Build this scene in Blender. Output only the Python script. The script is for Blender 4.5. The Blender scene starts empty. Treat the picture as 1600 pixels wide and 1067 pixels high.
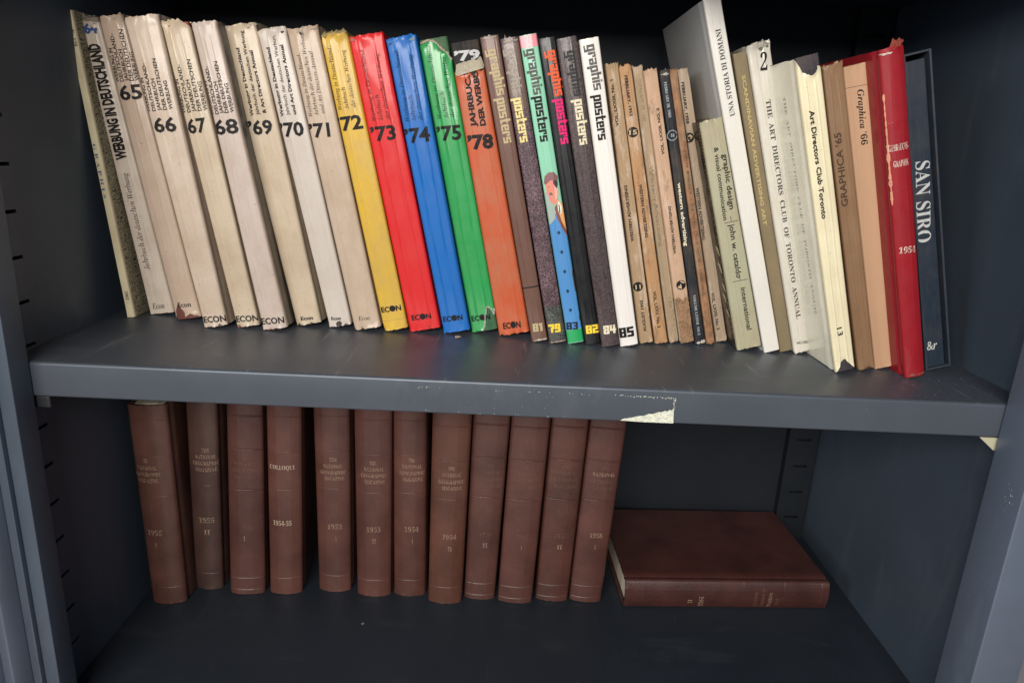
import bpy, bmesh, math, random
from mathutils import Vector, Matrix, noise
R = math.radians
scene = bpy.context.scene

# ---------------------------------------------------------------- camera
cam_d = bpy.data.cameras.new('camera'); cam = bpy.data.objects.new('camera', cam_d)
scene.collection.objects.link(cam); scene.camera = cam
_cr = Vector((0.998914784, -0.000840392917, 0.0465676774))
_cd = Vector((0.0445351914, -0.275436840, -0.960287022))
_cf = Vector((0.0136334723, 0.961318803, -0.275100504))
cam.matrix_world = Matrix(((_cr[0], -_cd[0], -_cf[0], -0.0217), (_cr[1], -_cd[1], -_cf[1], -0.6316),
                           (_cr[2], -_cd[2], -_cf[2], 0.2222), (0, 0, 0, 1)))
cam_d.sensor_width = 36; cam_d.lens = 1078.86 / 1600 * 36
cam_d.clip_start = 0.02; cam_d.clip_end = 50

# ---------------------------------------------------------------- light and exposure
w = bpy.data.worlds.new('World'); scene.world = w; w.use_nodes = True
bg = w.node_tree.nodes['Background']; bg.inputs[0].default_value = (0.50, 0.62, 0.85, 1); bg.inputs[1].default_value = 0.20
def area(name, loc, target, sx, sy, power, col):
    d = bpy.data.lights.new(name, 'AREA'); d.shape = 'RECTANGLE'; d.size = sx; d.size_y = sy; d.energy = power; d.color = col
    o = bpy.data.objects.new(name, d); scene.collection.objects.link(o); o.location = loc
    o.rotation_euler = (Vector(target) - Vector(loc)).to_track_quat('-Z', 'Y').to_euler(); return o
area('window_light', (-0.45, -2.15, 0.85), (0.0, 0.15, 0.05), 1.8, 0.8, 80, (1.0, 0.94, 0.87))
area('side_fill_light', (-2.3, -1.5, 0.55), (0.3, 0.1, -0.1), 1.0, 0.9, 29, (0.88, 0.94, 1.0))  # fill lamp added far left to brighten the right wall and post
scene.view_settings.view_transform = 'Standard'; scene.view_settings.look = 'None'
scene.view_settings.exposure = 0.0; scene.view_settings.gamma = 1.0

H = 0.3983      # upper shelf top is z = 0, bottom shelf top is z = -H, front plane is y = 0
COL = scene.collection
rnd = random.Random(7)

# ---------------------------------------------------------------- materials
def srgb(h):
    h = h.lstrip('#'); v = [int(h[i:i+2], 16) / 255 for i in (0, 2, 4)]
    return tuple(((c + .055) / 1.055) ** 2.4 if c > .04045 else c / 12.92 for c in v) + (1,)
class NT:
    def __init__(s, name):
        s.m = bpy.data.materials.new(name); s.m.use_nodes = True; s.t = s.m.node_tree
        s.b = s.t.nodes['Principled BSDF']
    def n(s, typ, **kw):
        x = s.t.nodes.new(typ)
        for k, v in kw.items():
            if k.startswith('i_'):
                k2 = k[2:]; x.inputs[int(k2) if k2.isdigit() else k2.replace('_', ' ')].default_value = v
            else: setattr(x, k, v)
        return x
    def l(s, a, b): s.t.links.new(a, b)
    def coords(s, scale=(1, 1, 1), loc=(0, 0, 0)):
        tc = s.n('ShaderNodeTexCoord'); mp = s.n('ShaderNodeMapping'); s.l(tc.outputs['Object'], mp.inputs[0])
        mp.inputs['Scale'].default_value = scale; mp.inputs['Location'].default_value = loc; return mp.outputs[0]
    def noise(s, vec, scale, detail=4, rough=.55):
        x = s.n('ShaderNodeTexNoise'); s.l(vec, x.inputs['Vector']); x.inputs['Scale'].default_value = scale
        x.inputs['Detail'].default_value = detail; x.inputs['Roughness'].default_value = rough; return x.outputs['Fac']
    def ramp(s, fac, a, b, c0=(0, 0, 0, 1), c1=(1, 1, 1, 1)):
        x = s.n('ShaderNodeValToRGB'); s.l(fac, x.inputs[0]); e = x.color_ramp.elements
        e[0].position = a; e[1].position = b; e[0].color = c0; e[1].color = c1; return x.outputs[0]
    def mix(s, fac, a, b, blend='MIX'):
        x = s.n('ShaderNodeMix', data_type='RGBA', blend_type=blend)
        for sock, v in ((x.inputs[0], fac), (x.inputs[6], a), (x.inputs[7], b)):
            if hasattr(v, 'is_linked'): s.l(v, sock)
            else: sock.default_value = v
        return x.outputs[2]
    def math(s, op, a, b):
        x = s.n('ShaderNodeMath', operation=op)
        for sock, v in ((x.inputs[0], a), (x.inputs[1], b)):
            if hasattr(v, 'is_linked'): s.l(v, sock)
            else: sock.default_value = v
        return x.outputs[0]
    def bump(s, h, strength, dist):
        x = s.n('ShaderNodeBump'); x.inputs['Strength'].default_value = strength; x.inputs['Distance'].default_value = dist
        s.l(h, x.inputs['Height']); return x

def mat_plain(name, col, rough=.5, metal=0, spec=.5):
    k = NT(name); k.b.inputs['Base Color'].default_value = col; k.b.inputs['Roughness'].default_value = rough
    k.b.inputs['Metallic'].default_value = metal; k.b.inputs['Specular IOR Level'].default_value = spec; return k

def mat_paper(name, col, seed, rough=.42, stain=.3, wear=(.75, .66, .55, 1), wearamt=1.0, tex=None, stain_col=(.33, .23, .14, 1), coat=.25, crinkle=.35):
    """printed paper or cloth: stains, foxing, rubbed edges (attribute wear), fine vertical crinkles"""
    k = NT(name); r = random.Random(seed); loc = (r.uniform(-9, 9), r.uniform(-9, 9), r.uniform(-9, 9))
    c = k.coords(loc=loc); cs = k.coords(scale=(1, .3, .16), loc=loc)
    base = col
    if tex == 'leather_print':
        v = k.n('ShaderNodeTexVoronoi', feature='DISTANCE_TO_EDGE'); k.l(c, v.inputs['Vector']); v.inputs['Scale'].default_value = 330
        base = k.mix(k.ramp(v.outputs['Distance'], .0, .16), tuple(min(1, x * 3.1 + .03) for x in col[:3]) + (1,), col)
        base = k.mix(k.math('MULTIPLY', k.ramp(k.noise(c, 90, 5, .7), .42, .62), .6), base, tuple(x * .45 for x in col[:3]) + (1,))
    if tex == 'grain':
        base = k.mix(k.ramp(k.noise(c, 520, 3, .7), .35, .65), tuple(x * .6 for x in col[:3]) + (1,), tuple(min(1, x * 1.7 + .01) for x in col[:3]) + (1,))
    if tex == 'scribble':
        wv = k.n('ShaderNodeTexWave', wave_type='RINGS'); k.l(c, wv.inputs['Vector']); wv.inputs['Scale'].default_value = 62
        wv.inputs['Distortion'].default_value = 14; wv.inputs['Detail'].default_value = 3; wv.inputs['Detail Scale'].default_value = 2.4
        base = k.mix(k.ramp(wv.outputs['Fac'], .08, .18), (.03, .027, .025, 1), col)
    if tex == 'mottle':
        base = k.mix(k.ramp(k.noise(c, 60, 6, .75), .44, .58), tuple(x * .55 for x in col[:3]) + (1,), col)
    if tex == 'abrade':
        ab = k.noise(k.coords(scale=(1, 1, .22), loc=loc), 85, 7, .72)
        base = k.mix(k.math('MULTIPLY', k.ramp(ab, .53, .60), .55), base, (.62, .50, .40, 1))
        base = k.mix(k.math('MULTIPLY', k.ramp(k.noise(k.coords(scale=(1, 1, .3), loc=(loc[1], loc[2], loc[0])), 60, 7, .75), .56, .63), .6), base, (.17, .09, .05, 1))
    n1 = k.noise(c, 24, 6, .62)
    base = k.mix(k.math('MULTIPLY', k.ramp(n1, .40, .74), stain), base, stain_col)
    ns = k.noise(cs, 260, 5, .65)
    base = k.mix(k.math('MULTIPLY', k.ramp(ns, .52, .72), stain * .55), base, stain_col)
    sp = k.noise(c, 420, 2, .5)
    base = k.mix(k.math('MULTIPLY', k.ramp(sp, .70, .76), min(1, stain * 1.6)), base, (.16, .1, .05, 1))
    at = k.n('ShaderNodeAttribute', attribute_name='wear')
    wn = k.math('ADD', k.math('MULTIPLY', at.outputs['Fac'], 1.15 * wearamt), k.math('MULTIPLY', k.noise(c, 210, 5, .7), .9))
    wf = k.ramp(wn, 1.10, 1.2)
    base = k.mix(wf, base, wear)
    k.l(base, k.b.inputs['Base Color'])
    rr = k.ramp(k.noise(c, 60, 4), .3, .7, (rough - .08,) * 3 + (1,), (rough + .12,) * 3 + (1,)); k.l(rr, k.b.inputs['Roughness'])
    k.b.inputs['Specular IOR Level'].default_value = .28; k.b.inputs['Coat Weight'].default_value = coat; k.b.inputs['Coat Roughness'].default_value = .13
    b1 = k.bump(k.noise(k.coords(scale=(1, .5, .09), loc=loc), 150, 4, .6), crinkle, .0012)
    b2 = k.bump(k.noise(c, 900, 3), .12, .0004); k.l(b1.outputs[0], b2.inputs['Normal'])
    k.l(b2.outputs[0], k.b.inputs['Normal']); k.l(b1.outputs[0], k.b.inputs['Coat Normal'])
    return k.m

def mat_leather(name, col, seed, grain=1.0):
    k = NT(name); r = random.Random(seed); loc = (r.uniform(-9, 9), r.uniform(-9, 9), r.uniform(-9, 9)); c = k.coords(loc=loc)
    b = k.mix(k.ramp(k.noise(c, 18, 6, .6), .35, .68), tuple(x * .72 for x in col[:3]) + (1,), tuple(x * 1.2 for x in col[:3]) + (1,))
    b = k.mix(k.math('MULTIPLY', k.ramp(k.noise(c, 320, 4, .7), .58, .76), .16), b, (.20, .12, .09, 1))
    at = k.n('ShaderNodeAttribute', attribute_name='wear')
    wn = k.math('ADD', at.outputs['Fac'], k.math('MULTIPLY', k.noise(c, 260, 5, .7), .8))
    b = k.mix(k.math('MULTIPLY', k.ramp(wn, 1.18, 1.4), .8), b, (.34, .2, .14, 1))
    k.l(b, k.b.inputs['Base Color'])
    k.l(k.ramp(k.noise(c, 50, 4), .3, .7, (.34,) * 3 + (1,), (.48,) * 3 + (1,)), k.b.inputs['Roughness'])
    v = k.n('ShaderNodeTexVoronoi'); k.l(c, v.inputs['Vector']); v.inputs['Scale'].default_value = 700
    b1 = k.bump(v.outputs['Distance'], .22 * grain, .0005); b2 = k.bump(k.noise(c, 240, 5, .65), .18 * grain, .001)
    k.l(b1.outputs[0], b2.inputs['Normal']); k.l(b2.outputs[0], k.b.inputs['Normal']); k.b.inputs['Coat Weight'].default_value = .35; k.b.inputs['Coat Roughness'].default_value = .3; return k.m

def mat_ink(name, col, base=None, worn=0.0, rough=.4, scale=450, lo=.52, metal=0):
    k = NT(name)
    if base is None or worn <= 0: k.b.inputs['Base Color'].default_value = col
    else:
        c = k.coords(loc=(rnd.uniform(-5, 5), rnd.uniform(-5, 5), rnd.uniform(-5, 5)))
        f = k.ramp(k.noise(c, scale, 4, .65), lo - .1, lo + .08)
        f = k.math('MULTIPLY', f, worn)
        tr = k.n('ShaderNodeBsdfTransparent'); mx = k.n('ShaderNodeMixShader'); k.l(f, mx.inputs[0])
        k.l(k.b.outputs[0], mx.inputs[1]); k.l(tr.outputs[0], mx.inputs[2])
        k.l(mx.outputs[0], k.t.nodes['Material Output'].inputs[0]); k.b.inputs['Base Color'].default_value = col
    k.b.inputs['Roughness'].default_value = .6; k.b.inputs['Specular IOR Level'].default_value = .25
    return k.m

INK = {}
def ink(key):
    if key in INK: return INK[key]
    T = {'k': ((.008, .0075, .008, 1), .16, .68), 'blue': ((.02, .07, .24, 1), .5, .6), 'grey': ((.10, .095, .085, 1), .6, .6),
         'darkgrey': ((.03, .03, .03, 1), .45, .62), 'white': ((.50, .51, .50, 1), .2, .62), 'cream': ((.74, .66, .47, 1), .5, .62),
         'tan': ((.46, .37, .21, 1), .3, .64), 'stone': ((.33, .29, .24, 1), .6, .6), 'paleyellow': ((.75, .63, .26, 1), .6, .62),
         'yellow': ((.85, .6, .05, 1), .4, .62), 'orange': ((.75, .11, .035, 1), .4, .62), 'pink': ((.72, .015, .16, 1), .4, .62),
         'navy': ((.012, .02, .05, 1), .3, .62), 'tanbadge': ((.50, .38, .23, 1), .2, .64), 'faint': ((.18, .15, .10, 1), .9, .48),
         'faintbrown': ((.10, .05, .028, 1), .8, .48), 'paleblue': ((.42, .45, .45, 1), .2, .62), 'gold': ((.42, .33, .14, 1), .3, .62),
         'brown': ((.05, .03, .02, 1), .4, .6), 'silver': ((.62, .52, .44, 1), .8, .56), 'veryfaint': ((.30, .27, .2, 1), .85, .5),
         'giltA': ((.29, .19, .135, 1), .85, .56), 'giltB': ((.44, .34, .26, 1), .6, .6), 'giltF': ((.15, .085, .062, 1), .9, .53)}
    c, wn, lo = T[key]
    INK[key] = mat_ink('ink_' + {'k': 'black'}.get(key, key), c, 1, wn, lo=lo, scale=380 if 'gilt' not in key else 520)
    return INK[key]

# ---------------------------------------------------------------- object helpers
def thing(name, label, cat, group=None):
    o = bpy.data.objects.new(name, None); o.empty_display_size = .02; COL.objects.link(o)
    o['label'] = label; o['category'] = cat
    if group: o['group'] = group
    return o
def obj(name, bm, mats, parent=None, smooth=False, label=None, kind=None):
    me = bpy.data.meshes.new(name); bm.normal_update(); bm.to_mesh(me); bm.free()
    for m in (mats if isinstance(mats, (list, tuple)) else [mats]): me.materials.append(m)
    if smooth:
        for p in me.polygons: p.use_smooth = True
        me.set_sharp_from_angle(angle=R(38))
    o = bpy.data.objects.new(name, me); COL.objects.link(o)
    if parent: o.parent = parent
    if label: o['label'] = label
    if kind: o['kind'] = kind
    return o
def box(bm, a, b, bevel=0, mat=0):
    g = bmesh.ops.create_cube(bm, size=1); c = [(a[i] + b[i]) / 2 for i in range(3)]; s = [abs(b[i] - a[i]) for i in range(3)]
    for v in g['verts']: v.co = Vector([c[i] + v.co[i] * s[i] for i in range(3)])
    fs = set(f for v in g['verts'] for f in v.link_faces)
    for f in fs: f.material_index = mat
    if bevel:
        es = list(set(e for v in g['verts'] for e in v.link_edges))
        bmesh.ops.bevel(bm, geom=es, offset=bevel, segments=3, affect='EDGES', profile=.5)
def flat(bm, pts, y=0.0, mat=0):
    vs = [bm.verts.new((p[0], y, p[1])) for p in pts]; f = bm.faces.new(vs); f.material_index = mat; return f

# ---------------------------------------------------------------- lettering
def uc(s, up, lo, dg=None, special=None):
    out = ''
    for ch in s:
        if special and ch in special: out += special[ch]
        elif 'A' <= ch <= 'Z': out += chr(up + ord(ch) - 65)
        elif 'a' <= ch <= 'z': out += chr(lo + ord(ch) - 97)
        elif '0' <= ch <= '9' and dg: out += chr(dg + ord(ch) - 48)
        else: out += ch
    return out
_ID = lambda s: s
STY = {'sans': (_ID, .014), 'med': (_ID, .026), 'gro': (_ID, .030), 'bold': (_ID, .032), 'fat': (_ID, .046), 'cond': (_ID, .050), 'econ': (_ID, .034),
       'serif': (lambda s: uc(s, 0x1D400, 0x1D41A, 0x1D7CE), 0), 'boldserif': (lambda s: uc(s, 0x1D400, 0x1D41A, 0x1D7CE), 0),
       'ital': (lambda s: uc(s, 0x1D434, 0x1D44E, 0x1D7CE, {'h': chr(0x210E)}), 0), 'bital': (lambda s: uc(s, 0x1D468, 0x1D482, 0x1D7CE), 0)}
CAP = {}
def font_mesh(body, off):
    c = bpy.data.curves.new('lettering', 'FONT'); c.body = body; c.resolution_u = 2; c.offset = off
    o = bpy.data.objects.new('lettering', c); COL.objects.link(o); bpy.context.view_layer.update()
    m = bpy.data.meshes.new_from_object(o.evaluated_get(bpy.context.evaluated_depsgraph_get()))
    bpy.data.objects.remove(o); bpy.data.curves.remove(c)
    vs = [(v.co.x, v.co.y) for v in m.vertices]; fs = [tuple(p.vertices) for p in m.polygons]; bpy.data.meshes.remove(m); return vs, fs
BLK = {'g': [(0,0,3,10),(5,-4,8,10),(0,7.7,8,10),(0,0,8,2.3),(0,-4,8,-1.9)], 'r': [(0,0,3,10),(0,7.7,6.6,10),(4.4,5.4,6.6,10)],
 'a': [(5,0,8,10),(0,7.7,8,10),(0,0,3,6),(0,0,8,2.2),(0,4,8,6)], 'p': [(0,-4,3,10),(0,7.7,8,10),(5,0,8,10),(0,0,8,2.3)],
 'h': [(0,0,3,13.5),(0,7.7,8,10),(5,0,8,10)], 'i': [(0,0,3,10),(0,11,3,13.2)], 's': [(0,7.8,8,10),(0,3.9,3,10),(0,3.9,8,6.1),(5,0,8,6.1),(0,0,8,2.2)],
 'o': [(0,0,3,10),(5,0,8,10),(0,7.7,8,10),(0,0,8,2.3)], 't': [(1,0,4,13.5),(0,7.7,6.5,10),(1,0,6.5,2.3)], 'e': [(0,0,3,10),(0,7.7,8,10),(5,4,8,10),(0,4,8,5.9),(0,0,8,2.2)],
 '8': [(0,0,3.6,10),(5.4,0,9,10),(0,7.9,9,10),(0,4,9,6),(0,0,9,2.1)], '1': [(2,0,6,10),(.5,7,4,10)], '2': [(0,7.7,9,10),(5.4,4,9,10),(0,4,9,6.2),(0,0,3.6,6.2),(0,0,9,2.3)],
 '3': [(0,7.7,9,10),(5.4,0,9,10),(2,4,9,6.1),(0,0,9,2.3)], '4': [(0,3.2,3.4,10),(5,0,8.6,10),(0,3.2,10,5.6)], '5': [(0,7.7,9,10),(0,4,3.6,10),(0,4,9,6.2),(5.4,0,9,6.2),(0,0,9,2.3)],
 '7': [(0,7.3,9,10),(5,4,9,10),(3.5,0,7,6)], '9': [(0,4,3.6,10),(5.4,0,9,10),(0,7.7,9,10),(0,3.9,9,6),(0,0,9,2.2)]}
def block_mesh(s):
    vs, fs, x0 = [], [], 0
    for ch in s:
        rc = BLK[ch]; xs = sorted({r[i] for r in rc for i in (0, 2)}); ys = sorted({r[i] for r in rc for i in (1, 3)})
        for i in range(len(xs) - 1):
            for j in range(len(ys) - 1):
                cx, cy = (xs[i] + xs[i+1]) / 2, (ys[j] + ys[j+1]) / 2
                if any(r[0] < cx < r[2] and r[1] < cy < r[3] for r in rc):
                    b = len(vs); vs += [(x0 + xs[i], ys[j]), (x0 + xs[i+1], ys[j]), (x0 + xs[i+1], ys[j+1]), (x0 + xs[i], ys[j+1])]; fs.append((b, b+1, b+2, b+3))
        x0 += max(xs) + .9
    return vs, fs
def text_flat(style, s, S, E, cap):
    """2D lettering (mm) along S->E with the given cap height"""
    if style == 'block': vs, fs = block_mesh(s); ch = 10.0
    else:
        f, off = STY[style]; vs, fs = font_mesh(f(s), off)
        if style not in CAP:
            hv, _ = font_mesh(f('H'), off); CAP[style] = max(v[1] for v in hv) - min(v[1] for v in hv)
        ch = CAP[style]
    x0 = min(v[0] for v in vs); x1 = max(v[0] for v in vs)
    if style == 'econ':                                     # the O is a solid disc
        a, _ = font_mesh('EC', .034); b, _ = font_mesh('ECO', .034)
        ox0 = max(v[0] for v in a) + .02; ox1 = max(v[0] for v in b); cx = (ox0 + ox1) / 2; rr = ch * .558
        base = len(vs); vs = vs + [(cx + rr * math.cos(q / 20 * 2 * math.pi), ch / 2 + rr * math.sin(q / 20 * 2 * math.pi)) for q in range(20)]
        keep = [fc for fc in fs if not all(ox0 - .03 < vs[i][0] < ox1 + .03 for i in fc)]
        fs = keep + [tuple(range(base, base + 20))]
    dx, dy = E[0] - S[0], E[1] - S[1]; L = math.hypot(dx, dy); ux, uy = dx / L, dy / L; nx, ny = -uy, ux
    kx = L / (x1 - x0); ky = cap / ch
    out = [(S[0] + (v[0] - x0) * kx * ux + v[1] * ky * nx, S[1] + (v[0] - x0) * kx * uy + v[1] * ky * ny) for v in vs]
    return out, fs
def disc_flat(c, r, n=28, r_in=0):
    if not r_in:
        return [(c[0] + r * math.cos(2 * math.pi * i / n), c[1] + r * math.sin(2 * math.pi * i / n)) for i in range(n)], [tuple(range(n))]
    vs = [(c[0] + q * math.cos(2 * math.pi * i / n), c[1] + q * math.sin(2 * math.pi * i / n)) for q in (r, r_in) for i in range(n)]
    return vs, [(i, (i + 1) % n, n + (i + 1) % n, n + i) for i in range(n)]

# ---------------------------------------------------------------- books
class Bk: pass
def surf(b, a, v):
    """depth of the spine surface (negative = towards the viewer) at fraction a across and height v"""
    s = 2 * a - 1
    y = -b.sag * (1 - min(1, abs(s)) ** 2.2)
    e = max(0, min(1, (1 - abs(s)) * 6)) * max(0, min(1, min(v, b.h - v) / .02))
    y -= b.ridge * e * (math.exp(-((a - .3 - .05 * noise.noise(Vector((v * 14, b.seed, 0)))) / .024) ** 2) +
                        .8 * math.exp(-((a - .68 - .06 * noise.noise(Vector((v * 11, b.seed + 5, 0)))) / .03) ** 2))
    y -= b.ridge * .9 * noise.noise(Vector((a * 3, v * 26, b.seed + 9))) * e
    return y
def width(b, v): return b.t + (b.tt - b.t) * max(0, min(1, v / b.h))
def make_cover(b, name, mats, inset=0.0, thk=.0012, top=None, bot=None, rag=.0006, dtop=0, dbot=0, crump=0.0, smooth=True, hinge=.0016, label=None, sides=(0, 0, 0), rough_edge=.0):
    """case or jacket: left cover, hinge, spine, hinge, right cover, one closed shell with ragged ends"""
    bm = bmesh.new(); N = 34
    prof = []                                               # (a, fixed dx, y or None for the spine curve, material)
    dep = [b.d, b.d * .6, b.d * .3, .022, .012]
    for y in dep: prof.append((0, 0, y, sides[0]))
    prof += [(0, hinge, .0085, sides[0]), (0, hinge * .6, .0065, sides[1]), (0, 0, .0035, sides[1])]
    for i in range(N + 1): prof.append((.012 + .976 * i / N, 0, None, sides[1]))
    prof += [(1, 0, .0035, sides[1]), (1, -hinge * .6, .0065, sides[1]), (1, -hinge, .0085, sides[2])]
    for y in reversed(dep): prof.append((1, 0, y, sides[2]))
    rows = [0, .003, .008, .016, .028, .045] + [.07 + .86 * i / 22 for i in range(23)] + [.955, .972, .984, .992, .997, 1]
    def point(p, r, k, inner):
        a, dx, y, _ = p; q = a
        seed = b.seed + k * 3.1
        ta = (top(q) if top else 0) + rag * (1 + noise.noise(Vector((q * 9 + (y or 0) * 160, seed, 1))) * 1.6 + noise.noise(Vector((q * 31, seed, 2))) * .8)
        ba = (bot(q) if bot else 0) + rag * .7 * (1 + noise.noise(Vector((q * 11 + (y or 0) * 160, seed, 7))) * 1.5)
        v0, v1 = dbot + ba, b.h + dtop - ta; v = v0 + (v1 - v0) * r
        wd = width(b, v); x = a * wd + dx; yy = surf(b, a, v) if y is None else y
        if y is None:                                       # round the spine into the sides
            e = min(a, 1 - a); yy += .0016 * max(0, 1 - e / .07) ** 2
        x += (inset if a < .5 else -inset) if a in (0, 1) else (0.5 - a) * 2 * inset
        yy += inset if y is None or y < .01 else 0
        if crump:
            f = max(0, (r - .965) / .035) ** 1.5 + .6 * max(0, (.03 - r) / .03) ** 1.5
            if y is None or y < .03:
                yy += f * crump * (noise.noise(Vector((x * 160, v * 120, seed))) * 1.6 - .1); x += f * crump * noise.noise(Vector((x * 120, v * 150, seed + 4))) * .8
        if inner:
            if y is None: yy += thk; x += (0.5 - a) * 2 * thk
            else: x += thk if a < .5 else -thk
        return Vector((x, yy, v))
    k = b.seed * .01; wl = bm.verts.layers.float.new('wear')
    O = []; I = []
    for r in rows:
        ro = [bm.verts.new(point(p, r, 0, False)) for p in prof]; ri = [bm.verts.new(point(p, r, 0, True)) for p in prof]
        for j, p in enumerate(prof):
            e = max(0, 1 - min(r, 1 - r) * b.h / .007)
            if p[2] is None: e = max(e, .42 * max(0, 1 - min(p[0], 1 - p[0]) / .05))
            elif p[2] < .005: e = max(e, .42)
            ro[j][wl] = e + rough_edge; ri[j][wl] = e
        O.append(ro); I.append(ri)
    n = len(prof)
    for i in range(len(rows) - 1):
        for j in range(n - 1):
            m = prof[j + 1][3] if j < n / 2 else prof[j][3]
            f = bm.faces.new((O[i][j], O[i][j+1], O[i+1][j+1], O[i+1][j])); f.material_index = m
            f = bm.faces.new((I[i][j+1], I[i][j], I[i+1][j], I[i+1][j+1])); f.material_index = m
        for j, fl in ((0, 0), (n - 1, 1)):
            q = (O[i][j], O[i+1][j], I[i+1][j], I[i][j]); bm.faces.new(q if not fl else q[::-1])
    for i in (0, len(rows) - 1):
        for j in range(n - 1):
            q = (O[i][j], I[i][j], I[i][j+1], O[i][j+1]); bm.faces.new(q if i == 0 else q[::-1])
    return obj(name, bm, mats, b.root, smooth, label)
def make_pages(b, m, gap=.0035, front=.012, inset=.0022):
    bm = bmesh.new(); w0, w1 = b.t, b.tt; n = 10
    rnd2 = random.Random(b.seed); d = b.d - .004
    # page block as gatherings with slightly different depths, so the edge reads as leaves
    for i in range(n):
        a0, a1 = i / n, (i + 1) / n
        x = lambda a, wd: inset + a * (wd - 2 * inset)
        dz = rnd2.uniform(0, .0008)
        c = [(x(a0, w0), front, gap), (x(a1, w0), front, gap), (x(a1, w0), d - dz, gap), (x(a0, w0), d - dz, gap)]
        e = [(x(a0, w1), front, b.h - gap - dz), (x(a1, w1), front, b.h - gap - dz), (x(a1, w1), d - dz, b.h - gap - dz), (x(a0, w1), d - dz, b.h - gap - dz)]
        v = [bm.verts.new(p) for p in c + e]
        for q in ((3, 2, 1, 0), (4, 5, 6, 7), (0, 1, 5, 4), (2, 3, 7, 6)): bm.faces.new([v[k] for k in q])
        if i == 0: bm.faces.new([v[k] for k in (3, 0, 4, 7)])
        if i == n - 1: bm.faces.new([v[k] for k in (1, 2, 6, 5)])
    return obj('pages', bm, m, b.root)
def project(b, bm, lift, step=.0012):
    """bend flat lettering (x across, z up, metres) over the spine"""
    xs = [v.co.x for v in bm.verts]; x0, x1 = min(xs), max(xs); k = math.ceil(x0 / step)
    while k * step < x1:
        bmesh.ops.bisect_plane(bm, geom=bm.verts[:] + bm.edges[:] + bm.faces[:], plane_co=(k * step, 0, 0), plane_no=(1, 0, 0)); k += 1
    z0, z1 = min(v.co.z for v in bm.verts), max(v.co.z for v in bm.verts); k = math.ceil(z0 / .011)
    while k * .011 < z1:
        bmesh.ops.bisect_plane(bm, geom=bm.verts[:] + bm.edges[:] + bm.faces[:], plane_co=(0, 0, k * .011), plane_no=(0, 0, 1)); k += 1
    for v in bm.verts:
        a = max(.0, min(1., v.co.x / width(b, v.co.z))); e = min(a, 1 - a)
        v.co.y = surf(b, a, v.co.z) + .0016 * max(0, 1 - max(e, .012) / .07) ** 2 - lift
def put_flat(b, bm, vs, fs, mi):
    q = [bm.verts.new((x / 1000, 0, z / 1000)) for x, z in vs]
    for f in fs:
        try: nf = bm.faces.new([q[i] for i in f]); nf.material_index = mi
        except ValueError: pass
ROLE = {'title': 'spine_title', 'year': 'year_number', 'publisher': 'publisher_name', 'date': 'issue_date', 'number': 'volume_number', 'badge': 'number_badge',
        'ring': 'number_badge', 'volume': 'volume_numeral', 'under': 'year_number', 'ghost': 'ghost_lettering'}
def letter(b, items):
    byrole = {}
    for it in items: byrole.setdefault(it[8], []).append(it)
    for role, its in byrole.items():
        bm = bmesh.new(); mats = []; lift = .0005
        if role in ('badge', 'ring'):
            for it in its:                                  # dark disc first, figures over it
                cx = (it[3] + it[5]) / 2; cz = (it[4] + it[6]) / 2
                dx, dz = it[5] - it[3], it[6] - it[4]; L = math.hypot(dx, dz); cx += -dz / L * it[7] / 2; cz += dx / L * it[7] / 2
                vs, fs = disc_flat((cx, cz), 5.6 if role == 'badge' else 5.6, r_in=0 if role == 'badge' else 5.0)
                b2 = bmesh.new(); put_flat(b, b2, vs, fs, 0); bmesh.ops.triangulate(b2, faces=b2.faces[:]); project(b, b2, .0002)
                obj('badge_disc', b2, ink('k') if role == 'badge' else ink('paleblue'), b.root)
        for it in its:
            _, st, s, x0, z0, x1, z1, cap, _, mk = it[:10]
            m = ink(mk)
            if it[0][0] == 'L': z1 = z0 = (z0 + z1) / 2
            if m not in mats: mats.append(m)
            vs, fs = text_flat(st, s, (x0, z0), (x1, z1), cap); put_flat(b, bm, vs, fs, mats.index(m))
        if role == 'ghost':
            for v in bm.verts: v.co = Vector((-.0004, -v.co.x, v.co.z))
        else:
            w_ = b.t * 1000
            for v in bm.verts:                              # keep lettering on the spine
                wd = width(b, v.co.z); v.co.x = max(.0003, min(wd - .0003, v.co.x))
            bmesh.ops.remove_doubles(bm, verts=bm.verts[:], dist=1e-6)
            project(b, bm, lift + (.0003 if role in ('badge', 'ring') else 0))
        obj(ROLE[role], bm, mats, b.root)
def band_strip(b, name, v, hh, out, m, a0=.01, a1=.99, tilt=0, curve=0):
    bm = bmesh.new(); n = 22; rings = []
    for i in range(n + 1):
        a = a0 + (a1 - a0) * i / n; x = a * width(b, v); y = surf(b, a, v); e = min(a, 1 - a); y += .0016 * max(0, 1 - max(e, .012) / .07) ** 2
        zc = v + tilt * (a - .5) + curve * (2 * a - 1) ** 2
        rings.append([bm.verts.new((x, y + .0004 - out * math.sin(q / 4 * math.pi) - .0004 * (0 < q < 4), zc + hh * (q / 4 - .5))) for q in range(5)])
    for i in range(n):
        for q in range(4): bm.faces.new((rings[i][q], rings[i+1][q], rings[i+1][q+1], rings[i][q+1]))
    return obj(name, bm, m, b.root, True)
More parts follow.
